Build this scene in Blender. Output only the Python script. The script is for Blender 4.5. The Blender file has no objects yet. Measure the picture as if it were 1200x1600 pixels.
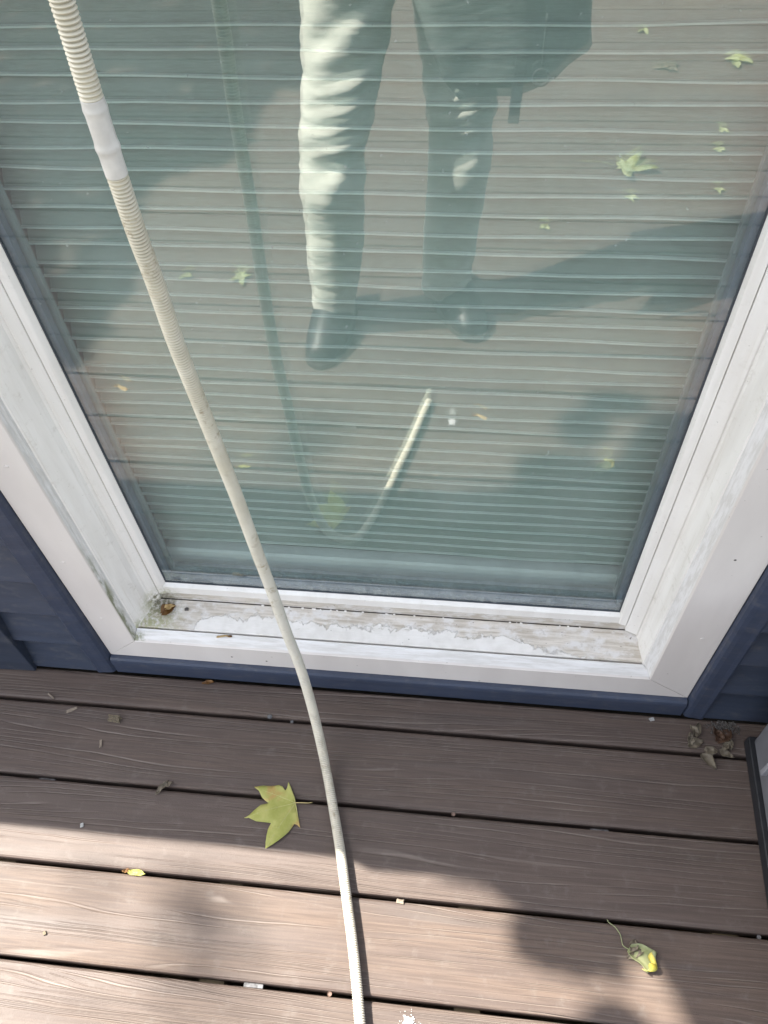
import bpy, bmesh, math, random
from mathutils import Vector, Matrix, noise as mnoise

random.seed(7)
scene = bpy.context.scene
COL = scene.collection
R = math.radians

# ---------------------------------------------------------------- camera
CAM_POS = Vector((0.0, 0.0, 1.4553))
pitch, yaw, roll = 0.926566, -0.162263, -0.0738616
fw = Vector((math.sin(yaw) * math.cos(pitch), math.cos(yaw) * math.cos(pitch), -math.sin(pitch)))
r0 = Vector((math.cos(yaw), -math.sin(yaw), 0))
u0 = r0.cross(fw)
rt = r0 * math.cos(roll) + u0 * math.sin(roll)
up = rt.cross(fw)
cam_data = bpy.data.cameras.new('camera')
cam = bpy.data.objects.new('camera', cam_data)
COL.objects.link(cam)
cam.matrix_world = Matrix(((rt.x, up.x, -fw.x, 0), (rt.y, up.y, -fw.y, 0), (rt.z, up.z, -fw.z, CAM_POS.z), (0, 0, 0, 1)))
cam_data.sensor_fit = 'VERTICAL'
cam_data.sensor_height = 24.0
cam_data.lens = 24.0 * 1279.4 / 1600.0
cam_data.clip_start = 0.01
cam_data.clip_end = 2000
scene.camera = cam

# ---------------------------------------------------------------- light
SUN_EL, SUN_AZ = R(52.0), R(18.0)          # azimuth: towards -x, turned to +y (over the house)
SUN = Vector((-math.cos(SUN_EL) * math.cos(SUN_AZ), math.cos(SUN_EL) * math.sin(SUN_AZ), math.sin(SUN_EL)))
world = bpy.data.worlds.new('World')
scene.world = world
world.use_nodes = True
wn = world.node_tree
sky = wn.nodes.new('ShaderNodeTexSky')
sky.sky_type = 'NISHITA'
sky.sun_disc = False
sky.sun_elevation = SUN_EL
sky.sun_rotation = math.atan2(SUN.x, SUN.y)
sky.air_density = 1.0
sky.dust_density = 2.5
sky.ozone_density = 1.0
world.cycles.sampling_method = 'MANUAL'
world.cycles.sample_map_resolution = 512
bg = wn.nodes['Background']
bg.inputs['Strength'].default_value = 0.115
hsv = wn.nodes.new('ShaderNodeHueSaturation')          # hazy, washed-out sky
hsv.inputs['Saturation'].default_value = 0.42
wn.links.new(sky.outputs[0], hsv.inputs['Color'])
wn.links.new(hsv.outputs[0], bg.inputs['Color'])
sl = bpy.data.lights.new('sun', 'SUN')
sl.energy = 4.0
sl.angle = R(0.53)
sl.color = (1.0, 0.94, 0.84)
so = bpy.data.objects.new('sun', sl)
COL.objects.link(so)
so.rotation_euler = SUN.to_track_quat('Z', 'Y').to_euler()
scene.view_settings.view_transform = 'Standard'
scene.view_settings.look = 'None'
scene.view_settings.gamma = 1.0
scene.view_settings.use_curve_mapping = False
scene.view_settings.exposure = 2.37
scene.cycles.transparent_max_bounces = 24
scene.cycles.max_bounces = 6
scene.cycles.diffuse_bounces = 4
scene.cycles.glossy_bounces = 3
scene.cycles.sample_clamp_indirect = 6.0
scene.cycles.use_denoising = True

# ---------------------------------------------------------------- node helper
class NB:
    def __init__(s, name):
        s.m = bpy.data.materials.new(name)
        s.m.use_nodes = True
        s.t = s.m.node_tree
        s.b = s.t.nodes['Principled BSDF']
        s.out = s.t.nodes['Material Output']
        s._pos = None
    def n(s, typ, **kw):
        x = s.t.nodes.new(typ)
        for k, v in kw.items():
            setattr(x, k, v)
        return x
    def put(s, sock, v):
        if isinstance(v, bpy.types.NodeSocket):
            s.t.links.new(v, sock)
        else:
            if sock.type == 'RGBA' and len(v) == 3:
                v = (*v, 1)
            sock.default_value = v
    def math(s, op, a, b=0.0, c=0.0, clamp=False):
        x = s.n('ShaderNodeMath', operation=op, use_clamp=clamp)
        for i, v in enumerate((a, b, c)):
            s.put(x.inputs[i], v)
        return x.outputs[0]
    def pos(s):
        if s._pos is None:
            s._pos = s.n('ShaderNodeNewGeometry').outputs['Position']
        return s._pos
    def obj(s):
        return s.n('ShaderNodeTexCoord').outputs['Object']
    def rnd(s):
        return s.n('ShaderNodeObjectInfo').outputs['Random']
    def xyz(s, v):
        x = s.n('ShaderNodeSeparateXYZ'); s.put(x.inputs[0], v)
        return x.outputs
    def comb(s, a, b, c):
        x = s.n('ShaderNodeCombineXYZ')
        for i, v in enumerate((a, b, c)):
            s.put(x.inputs[i], v)
        return x.outputs[0]
    def vscale(s, v, sc, off=(0, 0, 0)):
        x = s.n('ShaderNodeMapping'); s.put(x.inputs['Vector'], v)
        x.inputs['Scale'].default_value = sc
        x.inputs['Location'].default_value = off
        return x.outputs[0]
    def noise(s, v, scale=5.0, detail=2.0, rough=0.5, dist=0.0):
        x = s.n('ShaderNodeTexNoise')
        s.put(x.inputs['Vector'], v)
        x.inputs['Scale'].default_value = scale
        x.inputs['Detail'].default_value = detail
        x.inputs['Roughness'].default_value = rough
        x.inputs['Distortion'].default_value = dist
        return x.outputs['Fac']
    def ramp(s, f, a, b, lo=0.0, hi=1.0, smooth=True):
        x = s.n('ShaderNodeMapRange', interpolation_type='SMOOTHSTEP' if smooth else 'LINEAR')
        s.put(x.inputs['Value'], f)
        x.inputs['From Min'].default_value = a; x.inputs['From Max'].default_value = b
        x.inputs['To Min'].default_value = lo; x.inputs['To Max'].default_value = hi
        return x.outputs[0]
    def mix(s, f, a, b, mode='MIX'):
        x = s.n('ShaderNodeMix', data_type='RGBA', blend_type=mode)
        s.put(x.inputs['Factor'], f); s.put(x.inputs['A'], a) if False else None
        s.put(x.inputs[6], a); s.put(x.inputs[7], b)
        return x.outputs[2]
    def bump(s, h, strength=0.3, dist=0.001):
        x = s.n('ShaderNodeBump')
        x.inputs['Strength'].default_value = strength
        x.inputs['Distance'].default_value = dist
        s.put(x.inputs['Height'], h)
        s.t.links.new(x.outputs[0], s.b.inputs['Normal'])
    def col(s, v): s.put(s.b.inputs['Base Color'], v)
    def rough(s, v): s.put(s.b.inputs['Roughness'], v)
    def spec(s, v): s.put(s.b.inputs['Specular IOR Level'], v)

def simple(name, c, rough=0.5, var=0.12, scale=30, metallic=0.0, bump=0.0, spec=0.4):
    n = NB(name)
    f = n.noise(n.pos(), scale, 3)
    c2 = tuple(x * (1 - var) for x in c); c1 = tuple(min(1, x * (1 + var)) for x in c)
    n.col(n.mix(n.ramp(f, .3, .7), c2, c1))
    n.rough(rough); n.spec(spec)
    n.b.inputs['Metallic'].default_value = metallic
    if bump:
        n.bump(n.noise(n.pos(), scale * 8, 4), bump, .001)
    return n.m

MAT = {}
# --- composite deck boards: embossed grain drawn as contour lines of a stretched noise
def mat_deck():
    n = NB('deck_composite')
    x, y, z = n.xyz(n.pos())
    rn = n.rnd()
    r50 = n.math('MULTIPLY', rn, 53.0)
    yy = n.math('ADD', y, n.math('MULTIPLY', rn, 7.0))
    xx = n.math('ADD', x, n.math('MULTIPLY', rn, 31.0))
    wob = n.noise(n.comb(n.math('MULTIPLY', xx, 1.0), n.math('MULTIPLY', yy, 13.0), r50), 1.0, 1.0, .4)
    fine = n.noise(n.comb(n.math('MULTIPLY', xx, 9.0), n.math('MULTIPLY', yy, 45.0), r50), 1.0, 1.0)
    a = n.math('ADD', n.math('MULTIPLY', yy, 105.0), n.math('MULTIPLY', wob, 10.5))
    a = n.math('ADD', a, n.math('MULTIPLY', fine, .5))
    pp = n.math('PINGPONG', a, .5)
    gate = n.noise(n.comb(n.math('MULTIPLY', xx, 3.5), n.math('MULTIPLY', yy, 55.0), n.math('ADD', r50, 9.0)), 1.0, 2.0)
    gate2 = n.ramp(gate, .40, .62)
    line = n.math('MULTIPLY', n.ramp(pp, .03, .15, 1.0, 0.0), gate2)
    a2 = n.math('ADD', n.math('MULTIPLY', a, 2.37), n.math('MULTIPLY', fine, 1.2))
    l2 = n.math('MULTIPLY', n.ramp(n.math('PINGPONG', a2, .5), .02, .1, .6, 0.0), n.ramp(gate, .52, .72))
    line = n.math('MAXIMUM', line, l2)
    big = n.noise(n.comb(n.math('MULTIPLY', xx, 1.6), n.math('MULTIPLY', yy, 22.0), r50), 1.0, 3.0)
    blot = n.noise(n.pos(), 7.0, 4.0, .6)
    tone = n.mix(n.ramp(big, .32, .68), (0.0856, 0.0623, 0.0524), (0.1129, 0.0813, 0.0638))
    blue = n.ramp(n.noise(n.comb(n.math('MULTIPLY', xx, 2.2), n.math('MULTIPLY', yy, 30.0), n.math('ADD', r50, 4.0)), 1.0, 2.0), .55, .72)
    tone = n.mix(n.math('MULTIPLY', blue, .55), tone, (0.0741, 0.0645, 0.0614))
    tone = n.mix(n.ramp(blot, .45, .75, 0, .35), tone, (0.1226, 0.0951, 0.0760))
    tone = n.mix(n.math('MULTIPLY', n.ramp(rn, 0, 1, 0, .75), 1.0), tone, (0.0884, 0.0661, 0.0565))
    streak = n.noise(n.comb(n.math('MULTIPLY', xx, 9.0), n.math('MULTIPLY', yy, 260.0), r50), 1.0, 3.0)
    tone = n.mix(n.ramp(streak, .35, .65, .55, 0), tone, (0.0543, 0.0385, 0.0334))
    speck = n.ramp(n.noise(n.pos(), 900.0, 2.0), .62, .75, 0, .35)
    tone = n.mix(speck, tone, (0.1483, 0.1161, 0.0982))
    dark = n.ramp(n.noise(n.pos(), 300.0, 2.0), .60, .8, 0, .5)
    tone = n.mix(dark, tone, (0.0570, 0.0423, 0.0343))
    dust = n.ramp(n.noise(n.pos(), 38.0, 5.0, .65), .52, .85, 0, .6)
    tone = n.mix(dust, tone, (0.1426, 0.1241, 0.1104))
    c = n.mix(n.math('MULTIPLY', line, n.ramp(blot, .3, .7, .30, .72)), tone, (0.1882, 0.1558, 0.1350))
    n.col(c)
    n.rough(n.ramp(big, .3, .7, .52, .70)); n.spec(.35)
    grit = n.noise(n.pos(), 650.0, 3.0)
    h = n.math('SUBTRACT', n.math('MULTIPLY', grit, .35), line)
    n.bump(h, .9, .0013)
    return n.m
MAT['deck'] = mat_deck()

def mat_vinyl_white(name, c1, c2, moss=None, dirt=.25):
    """painted or vinyl white with faint streaks, grime and, where given, moss round a point"""
    n = NB(name)
    f = n.noise(n.vscale(n.pos(), (40, 40, 6)), 1.0, 4.0)
    c = n.mix(n.ramp(f, .3, .72), c1, c2)
    g = n.noise(n.pos(), 55.0, 6.0, .7)
    c = n.mix(n.ramp(g, .54, .8, 0, dirt), c, (.36, .32, .25))
    run = n.noise(n.vscale(n.pos(), (130, 130, 5)), 1.0, 5.0, .65)
    c = n.mix(n.ramp(run, .55, .78, 0, dirt * 1.1), c, (.50, .45, .36))
    sp = n.noise(n.pos(), 240.0, 2.0)
    c = n.mix(n.ramp(sp, .73, .78, 0, .5), c, (.22, .20, .17))
    if moss:
        for (p, rad, colr, amt) in moss:
            d = n.n('ShaderNodeVectorMath', operation='DISTANCE')
            n.put(d.inputs[0], n.pos()); d.inputs[1].default_value = p
            k = n.ramp(d.outputs['Value'], rad * .15, rad, 1.0, 0.0)
            k = n.math('MULTIPLY', k, n.ramp(n.noise(n.pos(), 130.0, 5.0, .7), .36, .62))
            c = n.mix(n.math('MULTIPLY', k, amt), c, colr)
    n.col(c)
    n.rough(.48); n.spec(.4)
    n.bump(n.noise(n.vscale(n.pos(), (120, 120, 25)), 1.0, 4.0), .22, .0012)
    return n.m
CORNER = (-.545, .722, .165)
MOSS = [(CORNER, .055, (.30, .31, .13), .85), (( -.580, .674, .138), .035, (.27, .29, .12), .9), ((-.555, .725, .175), .022, (.10, .09, .06), .9)]
MAT['jamb'] = mat_vinyl_white('painted_jamb', (.72, .695, .655), (.81, .79, .755), MOSS, .42)
MAT['vinyl'] = mat_vinyl_white('white_vinyl', (.74, .715, .675), (.80, .78, .745), MOSS, .20)

def mat_casing():
    n = NB('beige_casing')
    f = n.noise(n.vscale(n.pos(), (14, 14, 4)), 1.0, 4.0)
    c = n.mix(n.ramp(f, .3, .7), (.585, .545, .515), (.645, .605, .57))
    sp = n.noise(n.pos(), 120.0, 2.0)
    c = n.mix(n.ramp(sp, .74, .78, 0, .6), c, (.20, .17, .14))
    x, y, z = n.xyz(n.pos())
    # weathered inner lip: algae and bare grey along the profile
    lip = n.ramp(y, .6615, .6640)
    wear = n.noise(n.vscale(n.pos(), (14, 240, 24)), 1.0, 6.0, .7)
    c = n.mix(lip, c, n.mix(n.ramp(wear, .38, .62), (.70, .69, .68), (.58, .565, .54)))
    left = n.math('MULTIPLY', n.ramp(x, -.56, -.58), n.math('MULTIPLY', n.ramp(z, .48, .30), n.ramp(y, .6605, .662)))
    alg = n.math('MULTIPLY', left, n.ramp(n.noise(n.vscale(n.pos(), (70, 70, 16)), 1.0, 5.0, .7), .40, .62))
    alg = n.math('MULTIPLY', alg, n.ramp(y, .676, .667))
    c = n.mix(n.math('MULTIPLY', alg, .9), c, (.185, .195, .11))
    n.col(c)
    n.rough(.5); n.spec(.35)
    n.bump(n.noise(n.pos(), 160.0, 4.0), .15, .001)
    return n.m
MAT['casing'] = mat_casing()

def mat_sill():
    n = NB('peeling_sill')
    x, y, z = n.xyz(n.pos())
    grain = n.noise(n.vscale(n.pos(), (14, 190, 190)), 1.0, 5.0, .65)
    blot = n.noise(n.vscale(n.pos(), (1, 1.5, 1.5)), 34.0, 5.0, .65)
    old = n.mix(n.ramp(grain, .35, .68), (.40, .355, .295), (.62, .575, .515))
    old = n.mix(n.ramp(blot, .44, .66), old, (.62, .60, .575))
    old = n.mix(n.ramp(n.noise(n.pos(), 90.0, 6.0, .7), .58, .74, 0, .8), old, (.27, .235, .19))
    # surviving coat of bright paint towards the front, torn edge
    tear = n.noise(n.vscale(n.pos(), (27, 20, 20)), 1.0, 8.0, .74, .9)
    slow = n.noise(n.vscale(n.pos(), (7, 0, 0)), 1.0, 2.0)
    edge = n.math('ADD', n.math('MULTIPLY', tear, .068), n.math('MULTIPLY', slow, .050))
    v = n.math('SUBTRACT', n.math('ADD', .6480, edge), y)
    inx = n.math('MULTIPLY', n.ramp(x, -.505, -.46), n.ramp(x, .26, .08))
    v = n.math('SUBTRACT', v, n.math('MULTIPLY', n.math('SUBTRACT', 1.0, inx), .045))
    brk = n.ramp(n.noise(n.vscale(n.pos(), (30, 170, 170)), 1.0, 6.0, .72), .66, .74, 1.0, 0.25)
    paint = n.math('MULTIPLY', n.ramp(v, 0.0, .0018), brk)
    flat = n.mix(n.ramp(n.noise(n.pos(), 50.0, 3.0), .3, .7), (.62, .595, .555), (.70, .675, .64))
    c = n.mix(paint, old, flat)
    sp = n.noise(n.pos(), 170.0, 2.0)
    c = n.mix(n.ramp(sp, .72, .77, 0, .75), c, (.12, .10, .085))
    for (p, rad, colr, amt) in [((-.56, .70, .15), .075, (.30, .30, .14), .8), ((-.55, .728, .16), .05, (.10, .09, .06), .75)]:
        d = n.n('ShaderNodeVectorMath', operation='DISTANCE')
        n.put(d.inputs[0], n.pos()); d.inputs[1].default_value = p
        k = n.math('MULTIPLY', n.ramp(d.outputs['Value'], rad * .15, rad, 1.0, 0.0), n.ramp(n.noise(n.pos(), 150.0, 5.0, .7), .36, .60))
        c = n.mix(n.math('MULTIPLY', k, amt), c, colr)
    n.col(c)
    n.rough(.55); n.spec(.35)
    h = n.math('ADD', n.math('MULTIPLY', paint, 1.2), n.math('MULTIPLY', grain, .8))
    n.bump(h, .8, .0010)
    return n.m
MAT['sill'] = mat_sill()

def mat_blue(name, c, rough=.42):
    n = NB(name)
    f = n.noise(n.vscale(n.pos(), (5, 30, 60)), 1.0, 4.0)
    cc = n.mix(n.ramp(f, .3, .7), tuple(v * .9 for v in c), tuple(v * 1.08 for v in c))
    d = n.ramp(n.noise(n.vscale(n.pos(), (30, 60, 60)), 1.0, 6.0, .7), .48, .8, 0, .45)
    cc = n.mix(d, cc, (.13, .125, .12))
    n.col(cc); n.rough(rough); n.spec(.4)
    n.bump(n.noise(n.vscale(n.pos(), (12, 140, 140)), 1.0, 5.0, .65), .35, .0012)
    return n.m
MAT['blue'] = mat_blue('blue_siding', (.037, .047, .072))
MAT['blue_trim'] = mat_blue('blue_trim_vinyl', (.034, .045, .075), .45)
MAT['blue_dark'] = mat_blue('blue_corner', (.025, .033, .052), .5)
MAT['gasket'] = simple('gasket_rubber', (.05, .058, .07), .5)
MAT['spacer'] = simple('glazing_spacer', (.15, .19, .24), .4, .1, 20)
MAT['spacer_light'] = simple('glazing_edge', (.33, .38, .40), .4, .08, 20)
MAT['groove'] = simple('grime_joint', (.055, .048, .04), .9, .5, 180)
MAT['old_joint'] = simple('weathered_joint', (.16, .13, .095), .9, .7, 60)
MAT['room'] = simple('room_plaster', (.35, .34, .32), .8)
MAT['roof'] = simple('roof_membrane', (.2, .2, .2), .9)
MAT['inner_sill'] = simple('inner_sill_paint', (.66, .72, .80), .5, .1, 20)
MAT['soil'] = simple('dark_soil', (.035, .03, .025), .95, .4, 9)  # soil of a dark colour below the boards
MAT['joist'] = simple('treated_joist', (.10, .08, .05), .9, .3, 20)
MAT['lawn'] = simple('lawn_ground', (.06, .085, .03), .95, .4, 6)

def mat_fabric():
    n = NB('shade_fabric')
    w = n.noise(n.vscale(n.pos(), (60, 900, 900)), 1.0, 3.0)
    s = n.noise(n.vscale(n.pos(), (3, 30, 30)), 1.0, 2.0)
    c = n.mix(n.ramp(w, .3, .7), (.285, .355, .315), (.345, .425, .38))
    c = n.mix(n.ramp(s, .4, .7, 0, .25), c, (.385, .42, .40))
    n.col(c); n.rough(.85); n.spec(.15)
    n.bump(w, .25, .0004)
    return n.m
MAT['fabric'] = mat_fabric()
MAT['fabric_highlight'] = simple('fold_highlight', (.70, .78, .735), .7, .05, 60)  # folds painted paler, standing in for the light they catch
MAT['rail'] = simple('shade_rail', (.86, .88, .87), .5, .06, 14)

def mat_glass(name, reflect):
    n = NB(name)
    t = n.n('ShaderNodeBsdfTransparent'); t.inputs[0].default_value = (.92, .97, .955, 1) if reflect else (1, 1, 1, 1)
    if not reflect:
        n.t.links.new(t.outputs[0], n.out.inputs['Surface'])
        return n.m
    g = n.n('ShaderNodeBsdfGlossy'); g.inputs['Roughness'].default_value = 0.0
    g.inputs['Color'].default_value = (.98, 1.0, .985, 1)
    geo = n.n('ShaderNodeNewGeometry')
    dt = n.n('ShaderNodeVectorMath', operation='DOT_PRODUCT')
    n.put(dt.inputs[0], geo.outputs['Incoming']); n.put(dt.inputs[1], geo.outputs['Normal'])
    omc = n.math('SUBTRACT', 1.0, n.math('ABSOLUTE', dt.outputs['Value']))
    fr = n.math('ADD', reflect, n.math('MULTIPLY', 1 - reflect, n.math('POWER', omc, 5.0)))      # Schlick, the same from both sides
    mx = n.n('ShaderNodeMixShader')
    n.t.links.new(fr, mx.inputs[0])
    n.t.links.new(t.outputs[0], mx.inputs[1]); n.t.links.new(g.outputs[0], mx.inputs[2])
    # light film of dust
    df = n.n('ShaderNodeBsdfDiffuse'); df.inputs[0].default_value = (.50, .56, .54, 1)
    mx2 = n.n('ShaderNodeMixShader')
    x, y, z = n.xyz(n.pos())
    film = n.ramp(n.noise(n.vscale(n.pos(), (1, 1, .6)), 9.0, 5.0, .65), .35, .85, .04, .14)
    low = n.math('MULTIPLY', n.ramp(z, .27, .21), n.ramp(n.noise(n.vscale(n.pos(), (1.5, 1, 1)), 60.0, 4.0, .6), .42, .70, 0, .30))
    spots = n.ramp(n.noise(n.pos(), 190.0, 2.0), .735, .775, 0, .45)
    n.put(mx2.inputs[0], n.math('ADD', n.math('ADD', film, low), spots, clamp=True))
    n.t.links.new(mx.outputs[0], mx2.inputs[1]); n.t.links.new(df.outputs[0], mx2.inputs[2])
    n.t.links.new(mx2.outputs[0], n.out.inputs['Surface'])
    return n.m
MAT['glass_face'] = mat_glass('glass_outer_face', .195)
MAT['glass_face2'] = mat_glass('glass_inner_face', .135)
MAT['glass_clear'] = mat_glass('glass_back_face', None)

def mat_hose():
    n = NB('hose_plastic')
    x, y, z = n.xyz(n.pos())
    f = n.noise(n.pos(), 26.0, 4.0)
    c = n.mix(n.ramp(f, .35, .7), (.51, .47, .36), (.60, .565, .46))
    low = n.ramp(z, .75, .35)
    c = n.mix(n.math('MULTIPLY', low, .6), c, (.56, .53, .47))
    st = n.math('MULTIPLY', n.ramp(n.noise(n.pos(), 75.0, 5.0, .7), .52, .68), n.ramp(n.noise(n.pos(), 9.0, 2.0), .38, .58))
    c = n.mix(n.math('MULTIPLY', st, .8), c, (.27, .21, .12))
    n.col(c); n.rough(.45); n.spec(.4)
    return n.m
MAT['hose'] = mat_hose()
MAT['hose_groove'] = simple('hose_groove_tan', (.45, .41, .315), .7, .25, 40)
MAT['coupler'] = simple('coupler_plastic', (.585, .565, .52), .45, .1, 60)

def mat_leaf(name, c1, c2, c3, scale=45, trans=.25):
    n = NB(name)
    o = n.obj()
    f = n.noise(o, scale, 4.0, .6)
    c = n.mix(n.ramp(f, .32, .62), c1, c2)
    g = n.noise(o, scale * .45, 3.0, .6, .5)
    c = n.mix(n.ramp(g, .54, .68), c, c3)
    d = n.noise(o, scale * 6, 3.0)
    c = n.mix(n.ramp(d, .68, .76, 0, .6), c, tuple(v * .45 for v in c3))
    n.col(c); n.rough(.5); n.spec(.35)
    n.bump(n.noise(o, scale * 3.5, 4.0), .3, .001)
    if trans:
        tr = n.n('ShaderNodeBsdfTranslucent'); n.put(tr.inputs[0], c)
        mx = n.n('ShaderNodeMixShader'); mx.inputs[0].default_value = trans
        n.t.links.new(n.b.outputs[0], mx.inputs[1]); n.t.links.new(tr.outputs[0], mx.inputs[2])
        n.t.links.new(mx.outputs[0], n.out.inputs['Surface'])
    return n.m
MAT['leaf_green'] = mat_leaf('leaf_yellow_green', (.34, .355, .085), (.44, .43, .135), (.47, .32, .11), 40)
MAT['leaf_pale'] = mat_leaf('leaf_pale_yellow', (.27, .31, .15), (.34, .36, .20), (.25, .26, .09), 60)
MAT['leaf_yellow'] = mat_leaf('leaf_bright_yellow', (.50, .42, .06), (.60, .52, .12), (.40, .40, .08), 60)
MAT['leaf_brown'] = mat_leaf('leaf_rust_brown', (.12, .055, .018), (.19, .095, .03), (.07, .035, .014), 80)
MAT['leaf_rust'] = mat_leaf('leaf_dull_rust', (.06, .032, .02), (.09, .05, .03), (.04, .024, .016), 80)
MAT['leaf_dry'] = mat_leaf('leaf_dry_grey', (.13, .11, .08), (.20, .17, .125), (.07, .052, .035), 90)
MAT['leaf_tan'] = mat_leaf('samara_tan', (.48, .32, .13), (.58, .42, .20), (.32, .18, .06), 90)
MAT['vein'] = simple('leaf_vein', (.46, .44, .18), .5)
MAT['stem'] = simple('leaf_stem', (.42, .34, .15), .5)
MAT['tree_leaf'] = mat_leaf('tree_foliage', (.055, .085, .02), (.09, .12, .03), (.14, .13, .03), 10)
MAT['bark'] = simple('tree_bark', (.12, .09, .065), .9, .3, 14, bump=.6)
MAT['galv'] = simple('galvanised_steel', (.12, .12, .125), .6, .5, 120, metallic=.3)
MAT['screw'] = simple('brown_screw', (.14, .09, .07), .5, .2, 90)
MAT['pebble'] = simple('pale_chip', (.33, .33, .32), .7, .25, 200)
MAT['wood_chip'] = simple('old_wood_chip', (.13, .105, .07), .8, .35, 300, bump=.4)
MAT['shaving'] = simple('pale_shaving', (.19, .155, .12), .8, .3, 200)
MAT['grit'] = simple('grey_grit', (.10, .092, .085), .9, .5, 500, bump=.6)
MAT['paint'] = simple('splotch_white', (.55, .545, .56), .5, .1, 200)
MAT['box_grey'] = simple('grey_plastic_panel', (.135, .136, .148), .45, .08, 24, bump=.12)
MAT['box_black'] = simple('black_base_strip', (.014, .015, .018), .5, .15, 40)
MAT['clasp'] = simple('clasp_metal', (.26, .26, .28), .4, .1, 60)
MAT['phone'] = simple('phone_shell', (.02, .02, .022), .25, .1)
MAT['lens'] = simple('phone_lens', (.01, .01, .015), .08, .1)

def mat_cloth(name, c, sc=260, wr=.5):
    n = NB(name)
    w = n.noise(n.pos(), sc, 3.0)
    f = n.noise(n.pos(), 9.0, 3.0)
    cc = n.mix(n.ramp(f, .3, .7), tuple(v * .88 for v in c), c)
    n.col(n.mix(n.ramp(w, .35, .7, 0, .25), cc, tuple(v * .7 for v in c)))
    n.rough(.85); n.spec(.15)
    n.bump(n.noise(n.vscale(n.pos(), (9, 9, 30)), 1.0, 3.0), wr, .02)
    return n.m
MAT['trouser'] = mat_cloth('pale_trousers', (.50, .495, .445))
MAT['jacket'] = mat_cloth('dark_jacket', (.13, .145, .14))
MAT['cord'] = simple('jacket_cord', (.035, .04, .045), .6)
MAT['shoe'] = simple('black_shoe_leather', (.016, .016, .018), .42, .3, 60, bump=.4)
MAT['sole'] = simple('shoe_sole', (.03, .03, .03), .7)
MAT['skin'] = simple('skin', (.52, .34, .26), .5, .08, 30)
MAT['hair'] = simple('dark_hair', (.03, .022, .017), .5, .3, 120, bump=.6)

# ---------------------------------------------------------------- mesh helpers
def tag(o, label=None, cat=None, group=None, kind=None):
    if label: o['label'] = label
    if cat: o['category'] = cat
    if group: o['group'] = group
    if kind: o['kind'] = kind
    return o
def empty(name, loc=(0, 0, 0)):
    o = bpy.data.objects.new(name, None)
    o.empty_display_size = .05
    COL.objects.link(o); o.location = loc
    return o
def link(name, me, parent=None, loc=None):
    o = bpy.data.objects.new(name, me)
    COL.objects.link(o)
    if parent is not None:
        o.parent = parent
        o.location = (Vector(loc) if loc else Vector((0, 0, 0))) - world_loc(parent)
    elif loc:
        o.location = loc
    return o
def world_loc(o):
    v = Vector(o.location)
    while o.parent is not None:
        o = o.parent; v = v + Vector(o.location)
    return v
def mesh(name, verts, faces, mat=None, smooth=False, mats=None):
    me = bpy.data.meshes.new(name)
    me.from_pydata([tuple(v) for v in verts], [], faces)
    me.update()
    for m in (mats or ([mat] if mat else [])):
        me.materials.append(m)
    if smooth:
        me.polygons.foreach_set('use_smooth', [True] * len(me.polygons))
    return me
def from_bm(name, bm, mat, smooth=False):
    bmesh.ops.recalc_face_normals(bm, faces=bm.faces)
    me = bpy.data.meshes.new(name)
    bm.to_mesh(me); bm.free()
    me.materials.append(mat)
    if smooth:
        me.polygons.foreach_set('use_smooth', [True] * len(me.polygons))
    return me
def box_bm(x0, x1, y0, y1, z0, z1, bev=0.0, seg=2):
    bm = bmesh.new()
    bmesh.ops.create_cube(bm, size=1)
    bmesh.ops.scale(bm, vec=(x1 - x0, y1 - y0, z1 - z0), verts=bm.verts)
    bmesh.ops.translate(bm, vec=((x0 + x1) / 2, (y0 + y1) / 2, (z0 + z1) / 2), verts=bm.verts)
    if bev:
        bmesh.ops.bevel(bm, geom=list(bm.edges), offset=bev, segments=seg, affect='EDGES', profile=.5)
    return bm
def box(name, b, mat, parent=None, bev=0.0, seg=2):
    return link(name, from_bm(name, box_bm(*b, bev=bev, seg=seg), mat), parent)
def loft(name, ringA, ringB, mat, parent=None, n=1, bev=0.0):
    """closed polygon ringA to ringB (lists of Vector), capped"""
    m = len(ringA); vs = []; fs = []
    for k in range(n + 1):
        t = k / n
        vs += [Vector(a).lerp(Vector(b), t) for a, b in zip(ringA, ringB)]
    for k in range(n):
        for i in range(m):
            j = (i + 1) % m
            fs.append((k * m + i, k * m + j, (k + 1) * m + j, (k + 1) * m + i))
    fs.append(tuple(range(m))[::-1]); fs.append(tuple(range(n * m, n * m + m)))
    bm = bmesh.new()
    bv = [bm.verts.new(v) for v in vs]
    for f in fs: bm.faces.new([bv[i] for i in f])
    if bev:
        bmesh.ops.recalc_face_normals(bm, faces=bm.faces)
        es = [e for e in bm.edges if len(e.link_faces) == 2 and e.calc_face_angle(0) > .35]
        bmesh.ops.bevel(bm, geom=es, offset=bev, segments=2, affect='EDGES', profile=.5)
    return link(name, from_bm(name, bm, mat), parent)
def prism_x(name, prof, x0, x1, mat, parent=None, bev=0.0, n=1):   # prof: (y, z)
    return loft(name, [(x0, y, z) for y, z in prof], [(x1, y, z) for y, z in prof], mat, parent, n, bev)
def prism_z(name, prof, z0, z1, mat, parent=None, bev=0.0, n=1):   # prof: (x, y)
    return loft(name, [(x, y, z0) for x, y in prof], [(x, y, z1) for x, y in prof], mat, parent, n, bev)
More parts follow.
